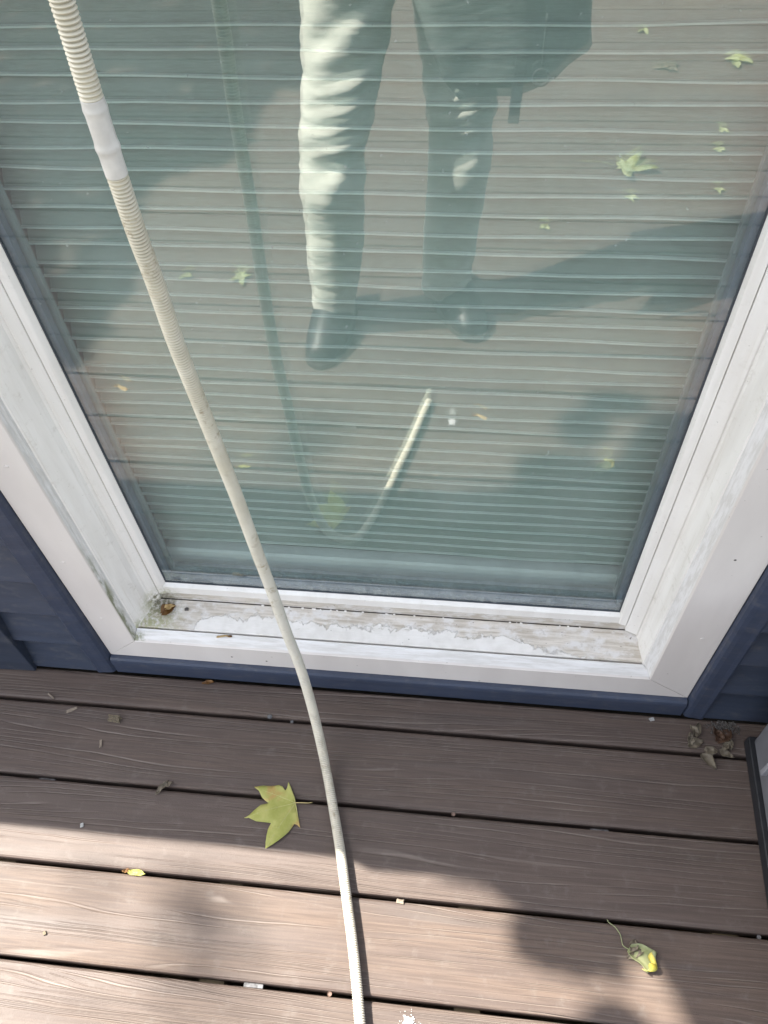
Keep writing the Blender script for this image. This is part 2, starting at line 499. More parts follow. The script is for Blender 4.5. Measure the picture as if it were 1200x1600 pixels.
def spline(pts, step):
    pts = [Vector(p) for p in pts]
    P = [pts[0] * 2 - pts[1]] + pts + [pts[-1] * 2 - pts[-2]]
    raw = []
    for i in range(1, len(P) - 2):
        for k in range(24):
            t = k / 24
            a, b, c, d = P[i - 1], P[i], P[i + 1], P[i + 2]
            raw.append(.5 * ((2 * b) + (c - a) * t + (2 * a - 5 * b + 4 * c - d) * t * t + (3 * b - a - 3 * c + d) * t ** 3))
    raw.append(pts[-1])
    out = [raw[0]]; acc = 0.0; L = [0.0]
    cum = [0.0]
    for a, b in zip(raw, raw[1:]): cum.append(cum[-1] + (b - a).length)
    total = cum[-1]; n = max(2, int(total / step)); j = 0
    res = []; ss = []
    for i in range(n + 1):
        s = total * i / n
        while j < len(cum) - 2 and cum[j + 1] < s: j += 1
        t = (s - cum[j]) / max(1e-9, cum[j + 1] - cum[j])
        res.append(raw[j].lerp(raw[j + 1], t)); ss.append(s)
    return res, ss
def sweep_geo(path, radii, seg=12, cap=True, flat=1.0):
    vs = []; fs = []
    t0 = (path[1] - path[0]).normalized()
    nrm = t0.orthogonal().normalized()
    for i, p in enumerate(path):
        t = (path[min(i + 1, len(path) - 1)] - path[max(i - 1, 0)]).normalized()
        nrm = (nrm - t * nrm.dot(t)).normalized()
        bn = t.cross(nrm)
        for k in range(seg):
            a = 2 * math.pi * k / seg
            vs.append(p + (nrm * math.cos(a) + bn * math.sin(a) * flat) * radii[i])
    for i in range(len(path) - 1):
        for k in range(seg):
            k2 = (k + 1) % seg
            fs.append((i * seg + k, i * seg + k2, (i + 1) * seg + k2, (i + 1) * seg + k))
    if cap:
        fs.append(tuple(range(seg))[::-1]); b = (len(path) - 1) * seg
        fs.append(tuple(range(b, b + seg)))
    return vs, fs
def tube(name, pts, r, mat, parent=None, step=.01, seg=8, r2=None, smooth=True):
    path, ss = spline(pts, step)
    T = ss[-1]
    rad = [r + ((r2 if r2 is not None else r) - r) * s / T for s in ss]
    v, f = sweep_geo(path, rad, seg)
    return link(name, mesh(name, v, f, mat, smooth), parent)

# ================================================================ SETTING
ground = box('ground', (-60, 60, -60, 60, -.95, -.45), MAT['soil'])
tag(ground, kind='structure')
lawn = link('lawn', mesh('lawn', [(-60, -60, -.44), (60, -60, -.44), (60, -4.2, -.44), (-60, -4.2, -.44)], [(0, 1, 2, 3)], MAT['lawn']))
tag(lawn, kind='structure')

# deck: joists below, each board on its own
PITCH = .1445
GAP0 = .580
deck = link('deck', from_bm('joists', box_bm(-3.4, 2.9, -4.1, .60, -.20, -.165), MAT['joist']))
tag(deck, kind='structure')
for k in range(15):
    x = -3.2 + k * .406
    box('joist', (x - .02, x + .02, -4.09, .60, -.164, -.0262), MAT['joist'], deck)
def board_mesh(w, tag_):
    x0, x1 = -3.35, 2.85
    bm = bmesh.new()
    h = w / 2; b = .0035; t = .025
    prof = [(-h, -t), (-h, -b * 1.6), (-h + b * .35, -b * .55), (-h + b * 1.2, -.0003), (-h + b * 2.2, 0), (h - b * 2.2, 0), (h - b * 1.2, -.0003), (h - b * .35, -b * .55), (h, -b * 1.6), (h, -t)]
    A = [bm.verts.new((x0, y, z)) for y, z in prof]; B = [bm.verts.new((x1, y, z)) for y, z in prof]
    for i in range(len(prof)):
        j = (i + 1) % len(prof)
        bm.faces.new((A[i], A[j], B[j], B[i]))
    bm.faces.new(A); bm.faces.new(B)
    return from_bm('deck_board_' + tag_, bm, MAT['deck'])
bm_full = board_mesh(PITCH - .0062, 'full')
bm_rip = board_mesh(.0640, 'ripped')
link('deck_board', bm_rip, deck, (0, .58315 + .032, 0))
for k in range(31):
    o = link('deck_board', bm_full, deck, (0, GAP0 - PITCH * (k + .5), random.uniform(-.0006, .0006)))
# fasteners seen in the gaps
def gapy(k): return GAP0 - PITCH * k
clip_me = from_bm('clip', box_bm(-.0155, .0155, -.0032, .0032, -.004, 0, .001), MAT['galv'])
for x, k, z in [(-.286, 3, -.0045), (-.735, 1, -.017), (.263, 1, -.018)]:
    link('deck_clip', clip_me, deck, (x, gapy(k), z))
def screw_mesh(r, mat, nm):
    bm = bmesh.new()
    bmesh.ops.create_cone(bm, cap_ends=True, segments=14, radius1=r * .7, radius2=r, depth=.004)
    top = [f for f in bm.faces if f.normal.z > .9]
    r_ = bmesh.ops.inset_region(bm, faces=top, thickness=r * .45)
    bmesh.ops.translate(bm, vec=(0, 0, -.0012), verts=list({v for f in top for v in f.verts}))
    return from_bm(nm, bm, mat)
sm = screw_mesh(.0036, MAT['screw'], 'screw_brown'); sg = screw_mesh(.0034, MAT['galv'], 'screw_steel')
for x, k in [(.011, 1), (-.165, 3)]:
    link('screw', sm, deck, (x, gapy(k), -.0025))
for x, k in [(-.308, 1), (-.30, 0), (.50, 2)]:
    link('screw', sg, deck, (x, gapy(k), -.008))

# ================================================================ HOUSE WALL
TOP = 1.25  # wall cut low so its shadow edge falls partway across the deck
house = empty('house_wall', (-.12, .75, 0))
tag(house, 'dark blue lap-sided house wall with blue trim round the white window', 'wall')
LAP = .108
def lap_mesh(x0, x1, nm):
    prof = [(.6560, -.003), (.6480, .0005), (.6465, .004), (.6475, .010), (.6700, .116), (.6724, .116), (.6724, -.003)]
    bm = bmesh.new()
    A = [bm.verts.new((x0, y, z)) for y, z in prof]; B = [bm.verts.new((x1, y, z)) for y, z in prof]
    for i in range(len(prof)):
        j = (i + 1) % len(prof)
        bm.faces.new((A[i], A[j], B[j], B[i]))
    bm.faces.new(A); bm.faces.new(B)
    return from_bm(nm, bm, MAT['blue'])
lapL = lap_mesh(-2.9, -.690, 'siding_left'); lapR = lap_mesh(.452, 2.6, 'siding_right')
for k in range(12):
    z = .004 + LAP * k
    if z + .116 > TOP: break
    link('siding_board', lapL, house, (0, 0, z)); link('siding_board', lapR, house, (0, 0, z))
# J-channel trim: rounded front, beside and below the casing
def jprof(xin, s):      # plan profile at the side; s = -1 left, +1 right
    return [(xin, .690), (xin, .6605), (xin + s * .002, .6530), (xin + s * .006, .6485), (xin + s * .013, .6470), (xin + s * .026, .6462), (xin + s * .034, .6448), (xin + s * .0375, .6460), (xin + s * .038, .650), (xin + s * .038, .690)]
prism_z('side_trim', jprof(-.6605, -1), .003, TOP, MAT['blue_trim'], house)
prism_z('side_trim', jprof(.4185, 1), .003, TOP, MAT['blue_trim'], house)
prism_x('bottom_trim', [(.690, .0560), (.6605, .0560), (.6540, .0548), (.6505, .0515), (.6490, .0455), (.6488, .0360), (.6500, .0345), (.6500, .0025), (.690, .0025)], -.6590, .4170, MAT['blue_trim'], house, n=1)
# corner post at far left
loft('corner_post', [(-1.05, .632, .0015), (-.824, .638, .0015), (-.826, .66, .0015), (-1.05, .66, .0015)], [(-1.05, .632, TOP), (-.824, .638, TOP), (-.826, .66, TOP), (-1.05, .66, TOP)], MAT['blue_dark'], house, 1, .002)
# cap board added for a straight shadow edge, roof closing off the room behind
box('shadow_cap_board', (-2.9, 2.6, .655, .80, TOP + .001, TOP + .021), MAT['blue_trim'], house)
box('roof', (-2.95, 2.65, .662, 2.6, TOP + .0215, TOP + .06), MAT['roof'], house)
box('room_wall', (-2.9, -.70, .673, 2.5, -.02, TOP - .002), MAT['room'], house)
box('room_wall', (.46, 2.6, .673, 2.5, -.02, TOP - .002), MAT['room'], house)
box('room_back', (-.699, .459, 1.30, 2.5, -.02, TOP - .002), MAT['room'], house)
box('room_floor', (-.699, .459, .691, 1.299, -.02, .10), MAT['room'], house)

# ================================================================ WINDOW
win = empty('window', (-.12, .70, .05))
tag(win, 'large white-framed window with peeling sill and beige casing above the deck', 'window')
ZT = TOP - .002
# mitred casing: profile index -> (Y, X left, X right, Z bottom)
CP = [(.690, -.6595, .4175, .0570), (.6615, -.6595, .4175, .0570), (.6600, -.6580, .4160, .0585),
      (.6600, -.5945, .3395, .1190), (.6615, -.5930, .3380, .1205), (.6660, -.5915, .3350, .1280),
      (.6690, -.5910, .3330, .1330), (.6725, -.5890, .3290, .1385), (.6768, -.5882, .3252, .1412), (.6772, -.5890, .3262, .1120), (.690, -.6000, .3370, .1120)]
loft('casing_board', [(xl, y, zb) for y, xl, xr, zb in CP], [(xl, y, ZT) for y, xl, xr, zb in CP], MAT['casing'], win)
loft('casing_board', [(xr, y, zb) for y, xl, xr, zb in CP], [(xr, y, ZT) for y, xl, xr, zb in CP], MAT['casing'], win)
loft('casing_board', [(xl + .0014, y, zb - .0002) for y, xl, xr, zb in CP], [(xr - .0014, y, zb - .0002) for y, xl, xr, zb in CP], MAT['casing'], win, 24)
# filled nail heads on the casing
for x, z, m in [(-.634, .38, 'casing'), (-.630, .20, 'casing'), (-.625, .62, 'casing'), (.372, .50, 'groove'), (.386, .275, 'casing'), (.380, .74, 'casing'), (-.35, .078, 'groove'), (-.415, .085, 'groove')]:
    bm = bmesh.new(); bmesh.ops.create_uvsphere(bm, u_segments=12, v_segments=6, radius=.0030 if m == 'casing' else .0017)
    bmesh.ops.scale(bm, vec=(1.2, .28, 1.0), verts=bm.verts)
    link('nail_head', from_bm('nail_head', bm, MAT[m], True), win, (x, .6600, z))
# jamb boards
prism_z('jamb_board', [(-.5885, .6768), (-.5860, .6775), (-.5690, .7050), (-.5650, .7165), (-.5615, .7200), (-.5615, .745), (-.62, .745), (-.62, .6905)], .110, ZT, MAT['jamb'], win)
prism_z('jamb_board', [(.3255, .6768), (.3230, .6775), (.3160, .7050), (.3150, .7165), (.3125, .7200), (.3125, .745), (.36, .745), (.36, .6905)], .110, ZT, MAT['jamb'], win)
# sloping sill, with a grimy joint before and behind it
prism_x('sill', [(.6800, .1420), (.6812, .1436), (.7300, .1608), (.7310, .1600), (.7310, .10), (.6800, .10)], -.600, .345, MAT['sill'], win, 0, 20)
box('sill_joint', (-.590, .330, .6774, .6797, .10, .1370), MAT['old_joint'], win)
box('sill_joint', (-.575, .318, .7312, .7330, .10, .1600), MAT['groove'], win)
bm = bmesh.new()
rg = random.Random(3)
for i in range(26):
    rr = rg.uniform(.0008, .0020); ret = bmesh.ops.create_icosphere(bm, subdivisions=2, radius=rr)
    xx = rg.uniform(-.38, .27)
    for v in ret['verts']: v.co = Vector((xx + v.co.x * 1.5, .7306 + rg.uniform(-.0001, .0001) + v.co.y, .1612 + v.co.z * .7))
pb = link('paint_bead', from_bm('paint_bead', bm, MAT['vinyl'], True), win); tag(pb, kind='stuff')
# vinyl frame: bottom stop, bead and bright top strip
prism_x('frame_stop', [(.7332, .1000), (.7332, .1790), (.7339, .1800), (.7370, .1800), (.7370, .1000)], -.5655, .3155, MAT['sill'], win, 0, 12)
prism_x('frame_rail', [(.7330, .1812), (.7318, .1830), (.7310, .2030), (.7318, .2045), (.7385, .2100), (.7385, .1812)], -.5455, .2895, MAT['vinyl'], win, 0)
# side beads and sash stiles, a hairline gap between them
prism_z('frame_bead', [(-.5612, .7195), (-.5590, .7190), (-.5480, .7265), (-.5472, .7280), (-.5472, .745), (-.5612, .745)], .168, ZT, MAT['vinyl'], win)
prism_z('frame_stile', [(-.5462, .7280), (-.5455, .7270), (-.5375, .7290), (-.5360, .7300), (-.5310, .7370), (-.5310, .7385), (-.5462, .7385)], .1835, ZT, MAT['vinyl'], win)
prism_z('frame_bead', [(.3122, .7195), (.3100, .7190), (.2920, .7265), (.2912, .7280), (.2912, .745), (.3122, .745)], .168, ZT, MAT['vinyl'], win)
prism_z('frame_stile', [(.2902, .7280), (.2895, .7270), (.2800, .7290), (.2785, .7300), (.2758, .7370), (.2758, .7385), (.2902, .7385)], .1835, ZT, MAT['vinyl'], win)
# glazing: two panes, spacer, gasket
GX0, GX1, GZ0 = -.5380, .2830, .2020
def pane(name, y0, y1, face):
    vs = [(GX0, y0, GZ0), (GX1, y0, GZ0), (GX1, y0, ZT), (GX0, y0, ZT), (GX0, y1, GZ0), (GX1, y1, GZ0), (GX1, y1, ZT), (GX0, y1, ZT)]
    fs = [(0, 1, 2, 3), (5, 4, 7, 6), (4, 0, 3, 7), (1, 5, 6, 2), (4, 5, 1, 0), (3, 2, 6, 7)]
    me = mesh(name, vs, fs, mats=[face, MAT['glass_clear']])
    for i, p in enumerate(me.polygons): p.material_index = 0 if i == 0 else 1
    return link(name, me, win)
pane('glass_pane', .7390, .7430, MAT['glass_face'])
pane('glass_pane', .7560, .7600, MAT['glass_face2'])
for nm, y0, y1, ins, m in [('spacer', .7435, .7555, .0085, 'spacer'), ('inner_gasket', .7605, .7680, .0130, 'spacer_light')]:
    box(nm, (-.5455, -.5310 + ins, y0, y1, .20, ZT), MAT[m], win)
    box(nm, (.2758 - ins, .2905, y0, y1, .20, ZT), MAT[m], win)
    box(nm, (-.5309 + ins, .2757 - ins, y0, y1, .20, .2105 + ins), MAT[m], win)
box('gasket', (-.5309, -.5290, .7372, .7388, .2115, ZT), MAT['gasket'], win)
box('gasket', (.2738, .2757, .7372, .7388, .2115, ZT), MAT['gasket'], win)
box('gasket', (-.5309, .2757, .7372, .7388, .2103, .2120), MAT['gasket'], win)
box('inner_frame', (-.60, -.538, .7690, .790, .195, ZT), MAT['inner_sill'], win)
box('inner_frame', (.283, .345, .7690, .790, .195, ZT), MAT['inner_sill'], win)
box('inner_sill', (-.60, .345, .7690, .900, .13, .1945), MAT['inner_sill'], win)

# ================================================================ CELLULAR SHADE
shade = empty('pleated_shade', (-.128, .80, .20))
tag(shade, 'pale grey-green pleated fabric shade hanging behind the window glass', 'window shade')
SP = .02443; SY = .797
def pleat_mesh(seed):
    rng = random.Random(seed)
    n = 46; x0, x1 = -.5375, .2825
    ph = [rng.uniform(0, 6.28) for _ in range(4)]
    vs = []; fs = []; mi = []
    for i in range(n + 1):
        t = i / n; x = x0 + (x1 - x0) * t
        wz = .0016 * math.sin(3.1 * t + ph[0]) + .0008 * math.sin(9 * t + ph[1]) + .0005 * math.sin(23 * t + ph[2])
        wy = .0012 * math.sin(5 * t + ph[3]) + .0006 * math.sin(17 * t + ph[0])
        prof = [(.0210, SP + .0002), (.0150, SP - .0030), (.0085, SP * .55), (.0030, SP * .2), (.0010, .0026), (-.0022, .0020), (-.0026, .0003), (-.0014, -.0008), (.0185, -.0022)]
        for k, (dy, dz) in enumerate(prof):
            w = 1.0 if k > 1 else .6
            vs.append((x, dy + wy * w, dz + wz))
    m = len(prof)
    for i in range(n):
        for k in range(m - 1):
            fs.append((i * m + k, i * m + k + 1, (i + 1) * m + k + 1, (i + 1) * m + k))
            mi.append(1 if k in (4, 5) else 0)
    me = mesh('pleat_%d' % seed, vs, fs, mats=[MAT['fabric'], MAT['fabric_highlight']])
    for p, q in zip(me.polygons, mi): p.material_index = q
    me.polygons.foreach_set('use_smooth', [q == 0 for q in mi])
    return me
pl = [pleat_mesh(s) for s in range(7)]
zl = 1.1250 + SP * 6
k = 0
while zl > .247:
    if zl + SP < ZT:
        link('pleat', pl[(k * 3 + k // 5) % 7], shade, (0, SY, zl + random.uniform(-.0007, .0007)))
    zl -= SP; k += 1
prism_x('bottom_rail', [(SY + .012, .2460), (SY - .006, .2450), (SY - .010, .2410), (SY - .010, .2275), (SY - .007, .2255), (SY - .007, .2050), (SY - .005, .1960), (SY + .012, .1960)], -.533, .278, MAT['rail'], shade)
box('backing_cloth', (-.529, .274, SY + .0225, SY + .0250, .20, ZT), MAT['fabric'], shade)

# ================================================================ HOSE
hose = empty('drain_hose', (-.20, .45, 0))
tag(hose, 'cream corrugated plastic drain hose hanging before the window and trailing across the deck', 'hose')
HP = [(-.292, .745, 1.395), (-.288, .70, 1.405), (-.284, .62, 1.392), (-.282, .568, 1.330), (-.282, .567, 1.235), (-.283, .566, 1.165), (-.283, .566, 1.106), (-.284, .569, 1.055), (-.285, .575, 1.004), (-.286, .579, .934),
      (-.2855, .585, .864), (-.286, .599, .740), (-.285, .607, .644), (-.281, .608, .532), (-.277, .611, .406), (-.272, .608, .301), (-.260, .595, .205), (-.246, .566, .132), (-.230, .524, .067), (-.216, .482, .028),
      (-.195, .417, .0130), (-.175, .354, .0135), (-.156, .286, .0140), (-.138, .221, .0140), (-.125, .169, .0138), (-.112, .111, .0130), (-.100, .062, .0115)]
RIB = .0034
path, ss = spline(HP, RIB / 8)
def hose_rad(i, s):
    ph = (s / RIB) % 1.0
    deep = 1.0 if path[i].z > .62 else (.95 if path[i].z > .3 else .85)
    w = .5 - .5 * math.cos(2 * math.pi * ph)
    base = .0087
    return base - .0018 * deep * (1 - w) ** 1.5
rad = [hose_rad(i, s) for i, s in enumerate(ss)]
ia = min(i for i, p in enumerate(path) if p.z < 1.1715 and p.y < .6)
ib = min(i for i, p in enumerate(path) if p.z < 1.1130 and p.y < .6)
def sub(name, a, b, radii, mat, cap):
    v, f = sweep_geo(path[a:b], radii, 18, cap)
    me = mesh(name, v, f, mat, True)
    if not cap:                                  # darker tan colour in the grooves between the ribs
        me.materials.append(MAT['hose_groove'])
        for q, p in enumerate(me.polygons):
            ph = (ss[min(a + q // 18, len(ss) - 1)] / RIB + .0625) % 1.0
            p.material_index = 1 if (ph < .17 or ph > .83) else 0
    return link(name, me, hose)
sub('corrugated_tube', 0, ia + 1, rad[:ia + 1], MAT['hose'], False)
sub('corrugated_tube', ib - 1, len(path), rad[ib - 1:], MAT['hose'], False)
nC = ib - ia + 2
crad = []
for i in range(nC):
    t = i / (nC - 1)
    r = .0087 + .0002 * t
    for c, wd, am in [(.13, .05, .0006), (.62, .06, .0009)]:
        r += am * math.exp(-((t - c) / wd) ** 2)
    if .60 < t: r -= .0001
    crad.append(r)
sub('coupler', ia - 1, ib + 1, crad, MAT['coupler'], True)
# dark inside of the open end
v, f = sweep_geo([path[-1] - (path[-1] - path[-4]).normalized() * .02, path[-1]], [.0066, .0066], 22, False)
link('bore', mesh('bore', v, f, MAT['groove'], True), hose)

# ================================================================ GREY BOX AT RIGHT
gb = empty('storage_box', (.80, .35, 0))
tag(gb, 'grey plastic storage box with black base strip at right edge of deck', 'storage box')
loft('panel', [(.530, .602, .030), (.520, .085, .030), (1.06, .080, .030), (1.07, .600, .030)], [(.522, .604, .40), (.512, .083, .40), (1.07, .078, .40), (1.08, .602, .40)], MAT['box_grey'], gb, 1, .006)
loft('base_strip', [(.5225, .609, .0015), (.5130, .080, .0015), (1.065, .075, .0015), (1.075, .607, .0015)], [(.5225, .609, .0295), (.5130, .080, .0295), (1.065, .075, .0295), (1.075, .607, .0295)], MAT['box_black'], gb, 1, .002)
loft('lid', [(.512, .614, .401), (.502, .073, .401), (1.08, .068, .401), (1.09, .612, .401)], [(.516, .610, .430), (.506, .077, .430), (1.076, .072, .430), (1.086, .608, .430)], MAT['box_black'], gb, 1, .006)
cl = box('clasp', (.518, .5275, .524, .533, .068, .106), MAT['clasp'], gb, .0015)

# ================================================================ LEAVES AND DEBRIS
def blade(name, outline, mat, parent, curl, h0=.003, size=None):
    """thin leaf blade from an outline (x,y) in metres, domed and curled by curl(x,y)->z"""
    bm = bmesh.new()
    vs = [bm.verts.new((x, y, 0)) for x, y in outline]
    es = [bm.edges.new((vs[i], vs[(i + 1) % len(vs)])) for i in range(len(vs))]
    bmesh.ops.triangle_fill(bm, use_beauty=True, use_dissolve=False, edges=es)
    for _ in range(2):
        bmesh.ops.subdivide_edges(bm, edges=[e for e in bm.edges if e.calc_length() > (size or .006)], cuts=1, use_grid_fill=False)
        bmesh.ops.triangulate(bm, faces=[f for f in bm.faces if len(f.verts) > 3])
    for v in bm.verts:
        p = curl(v.co.x, v.co.y)
        if isinstance(p, tuple): v.co = Vector(p)
        else: v.co.z = h0 + p
    r = bmesh.ops.extrude_face_region(bm, geom=list(bm.faces))
    bmesh.ops.translate(bm, vec=(0, 0, .0005), verts=[g for g in r['geom'] if isinstance(g, bmesh.types.BMVert)])
    return link(name, from_bm(name, bm, mat, True), parent)
def lobed(size, rng, lobes=5):
    """maple outline pointing to +x from its stem at the origin"""
    pts = []
    angs = [-2.3, -1.15, 0, 1.15, 2.3] if lobes == 5 else [-1.2, 0, 1.2]
    L = [.42, .8, 1.0, .8, .42] if lobes == 5 else [.7, 1.0, .7]
    cx = .30
    seq = []
    for a, l in zip(angs, L):
        l *= rng.uniform(.88, 1.1); a += rng.uniform(-.1, .1)
        seq += [(a - .30, l * .58), (a - .12, l * .82), (a, l), (a + .12, l * .82), (a + .30, l * .58), (a + .56, .30)]
    pts = [(size * .62 * (cx + math.cos(a) * r), size * .62 * math.sin(a) * r) for a, r in seq[:-1]]
    pts.append((size * .03, size * .06)); pts.insert(0, (size * .03, -size * .06)); pts.append((0, 0))
    return pts

# the big fallen leaf, traced at its real size
MO = [(820, 545), (790, 470), (745, 395), (715, 340), (675, 285), (672, 335), (668, 372), (648, 410), (600, 360), (545, 345), (440, 380), (330, 400), (205, 447), (280, 485), (340, 570), (390, 605), (450, 635), (340, 680), (260, 770), (205, 845), (175, 872), (142, 897), (180, 893), (205, 882), (320, 915), (430, 910), (535, 905), (505, 1000), (500, 1080), (502, 1170), (515, 1255), (600, 1185), (680, 1110), (740, 1045), (790, 980), (830, 900), (850, 850), (890, 855), (915, 872), (940, 892), (915, 820), (895, 760), (850, 660), (825, 575)]
SX, SYM = .0001265, .0001205
def mloc(a, b): return ((a - 820) * SX, (560 - b) * SYM * 1.0 - (a - 820) * SX * .085)
ml = empty('maple_leaf', (-.266, .429, 0))
tag(ml, 'large yellow-green fallen maple leaf lying flat beside the hose', 'leaf')
outl = [mloc(a, b) for a, b in MO]
def mcurl(x, y):
    d = math.hypot(x, y)
    return .0022 + .10 * d * d * 5 * .2 + .0022 * math.sin(x * 70 + 1) * math.sin(y * 55) + (.0035 if y > .02 and x > -.03 else 0) * (y - .02) / .02
bl = blade('blade', outl, MAT['leaf_green'], ml, mcurl, .0015)
bl.location = (0, 0, 0)
def vein(parent, pts, r, curl):
    P = [(x, y, curl(x, y) + .0019) for x, y in pts]
    o = tube('vein', P, r, MAT['vein'], parent, .004, 6, r * .35); o.location = (0, 0, 0)
for tip in [(205, 447), (142, 897), (515, 1255), (690, 320), (920, 860)]:
    tx, ty = mloc(*tip)
    pts = [(tx * t, ty * t + (.0012 * math.sin(3.14 * t))) for t in (0, .25, .5, .75, .95)]
    vein(bl, pts, .00055, mcurl)
for tip, ts in [((205, 447), (.35, .55)), ((142, 897), (.35, .55, .72)), ((515, 1255), (.35, .55, .72))]:
    tx, ty = mloc(*tip); L = math.hypot(tx, ty); ux, uy = tx / L, ty / L
    for t in ts:
        for s in (-1, 1):
            bx, by = tx * t, ty * t + .0012 * math.sin(3.14 * t)
            ln = .011 * (1.15 - t)
            pts = [(bx + q * ln * (ux * .8 - s * uy * .6), by + q * ln * (uy * .8 + s * ux * .6)) for q in (0, .5, 1)]
            vein(bl, pts, .0003, mcurl)
st = tube('stem', [(0, 0, .0045), (.012, .0005, .007), (.022, .001, .0065), (.030, .0035, .004)], .0008, MAT['stem'], ml, .003, 6); st.location = (0, 0, 0)

# curled leaf with the long stem
cl_ = empty('curled_leaf', (.297, .248, 0))
tag(cl_, 'pale yellow curled leaf with long thin stem lying by the board gap', 'leaf')
def roll_leaf(name, parent, length, width, mat, amp, seed, lift=.004, loc=(0, 0, 0), rot=0.0, twist=0.5, n=14):
    """a leaf blade rolled about its long axis"""
    rng = random.Random(seed); vs = []; fs = []; m = 10
    for i in range(n + 1):
        t = i / n
        w = width * (math.sin(math.pi * min(1, t * .93 + .05)) ** .7) * (1 + .12 * math.sin(7 * t + seed))
        for j in range(m + 1):
            u = j / m - .5
            a = u * amp * (.6 + .7 * t) + twist * (t - .3)
            rr = w / max(.4, amp * (.6 + .7 * t))
            x = length * t + .0015 * math.sin(9 * u + seed)
            y = rr * math.sin(a)
            z = rr * (1 - math.cos(a)) + lift + .0022 * math.sin(t * 6 + seed) ** 2
            vs.append((x, y, z))
    zmin = min(v[2] for v in vs)
    vs = [(x, y, z - zmin + .0012) for x, y, z in vs]
    for i in range(n):
        for j in range(m):
            fs.append((i * (m + 1) + j, (i + 1) * (m + 1) + j, (i + 1) * (m + 1) + j + 1, i * (m + 1) + j + 1))
    me = mesh(name, vs, fs, mat, True)
    o = link(name, me, parent)
    o.location = loc; o.rotation_euler = (0, 0, rot)
    md = o.modifiers.new('thick', 'SOLIDIFY'); md.thickness = .0005
    return o
def bent_leaf(name, parent, L, W, mat, s0, s1, rad, cup, loc, rot):
    """cupped blade that lies flat and then bends up and over; s0..s1 is the piece of its length built here"""
    vs = []; fs = []; n = 16; m = 10
    for i in range(n + 1):
        t = s0 + (s1 - s0) * i / n
        w = W * (max(0.0, math.sin(math.pi * min(.985, t * .9 + .07))) ** .6) * (1 + .10 * math.sin(14 * t))
        flat = .52; a = max(0, (t - flat)) * L / rad
        x = L * min(t, flat) + rad * math.sin(a); z = rad * (1 - math.cos(a))
        for j in range(m + 1):
            u = j / m - .5
            lift = cup * u * u * W * (1.0 if a < .3 else 1.6)
            vs.append((x - lift * math.sin(a), w * u * (1 - .25 * abs(u)) + .004 * math.sin(5 * t), z + lift * math.cos(a) + .0015 + .0012 * math.sin(11 * u + 7 * t)))
    for i in range(n):
        for j in range(m):
            fs.append((i * (m + 1) + j, (i + 1) * (m + 1) + j, (i + 1) * (m + 1) + j + 1, i * (m + 1) + j + 1))
    o = link(name, mesh(name, vs, fs, mat, True), parent)
    o.location = loc; o.rotation_euler = (0, 0, rot)
    md = o.modifiers.new('thick', 'SOLIDIFY'); md.thickness = .0005
bent_leaf('blade', cl_, .072, .036, MAT['leaf_pale'], 0.0, .66, .0095, 1.3, (-.003, .004, 0), -.52)
bent_leaf('blade_tip', cl_, .072, .036, MAT['leaf_yellow'], .655, 1.0, .0095, 1.3, (-.003, .004, 0), -.52)
s_ = tube('stem', [(-.033, .044, .0025), (-.031, .040, .004), (-.022, .034, .005), (-.0145, .024, .005), (-.0125, .014, .005), (-.011, .008, .006), (-.002, .003, .007)], .0008, MAT['leaf_pale'], cl_, .003, 6); s_.location = (0, 0, 0)

gl = empty('wedged_leaf', (-.526, .291, 0))
tag(gl, 'small folded yellow-green leaf wedged in a deck gap at left', 'leaf')
roll_leaf('blade', gl, .028, .012, MAT['leaf_green'], 1.9, 8, loc=(-.004, .0, -.002), rot=-.05)
roll_leaf('brown_tip', gl, .014, .007, MAT['leaf_brown'], 1.5, 4, loc=(-.016, .001, -.002), rot=-.03)

tw = empty('dried_leaf', (-.505, .435, 0))
tag(tw, 'twisted grey-brown dried leaf lying across the deck gap left of the maple leaf', 'leaf')
roll_leaf('blade', tw, .030, .014, MAT['leaf_dry'], 3.6, 2, loc=(-.014, -.012, 0), rot=.95, twist=2.2)
roll_leaf('blade_fold', tw, .016, .014, MAT['leaf_dry'], 2.6, 6, loc=(-.002, .002, .002), rot=.6, twist=-1.5)

def chip(name, loc, dims, mat, rot, label, cat, seed):
    rng = random.Random(seed)
    bm = bmesh.new()
    bmesh.ops.create_cube(bm, size=1)
    bmesh.ops.subdivide_edges(bm, edges=list(bm.edges), cuts=2, use_grid_fill=True)
    for v in bm.verts:
        q = v.co.copy()
        v.co = Vector((q.x * dims[0], q.y * dims[1], (q.z + .5) * dims[2])) + Vector((rng.uniform(-1, 1) * dims[0], rng.uniform(-1, 1) * dims[1], rng.uniform(0, 1) * dims[2])) * .13
    o = link(name, from_bm(name, bm, mat), None, loc)
    o.rotation_euler = (0, 0, rot)
    return tag(o, label, cat)
chip('wood_chip', (-.635, .553, .001), (.021, .010, .008), MAT['wood_chip'], -.05, 'small dark wood chip on the second deck board at left', 'wood chip', 1)
chip('wood_shaving', (-.725, .565, .0008), (.019, .005, .002), MAT['shaving'], .55, 'pale wood shaving lying left of the dark wood chip', 'wood shaving', 2)
chip('wood_shaving', (-.775, .589, .0008), (.016, .0025, .002), MAT['shaving'], -.55, 'thin pale sliver on the narrow board next to the wall at left', 'wood shaving', 3)
chip('wood_shaving', (-.648, .505, .0008), (.004, .013, .0016), MAT['shaving'], .25, 'tiny pale shaving nearer the camera than the dark wood chip', 'wood shaving', 4)
chip('pebble', (.364, .638, .0008), (.008, .005, .003), MAT['pebble'], .3, 'tiny white chip on the deck under the right window corner', 'pebble', 5)
chip('pebble', (-.068, .288, -.003), (.011, .006, .005), MAT['shaving'], -.1, 'white chip lodged in the deck gap right of the hose', 'pebble', 6)
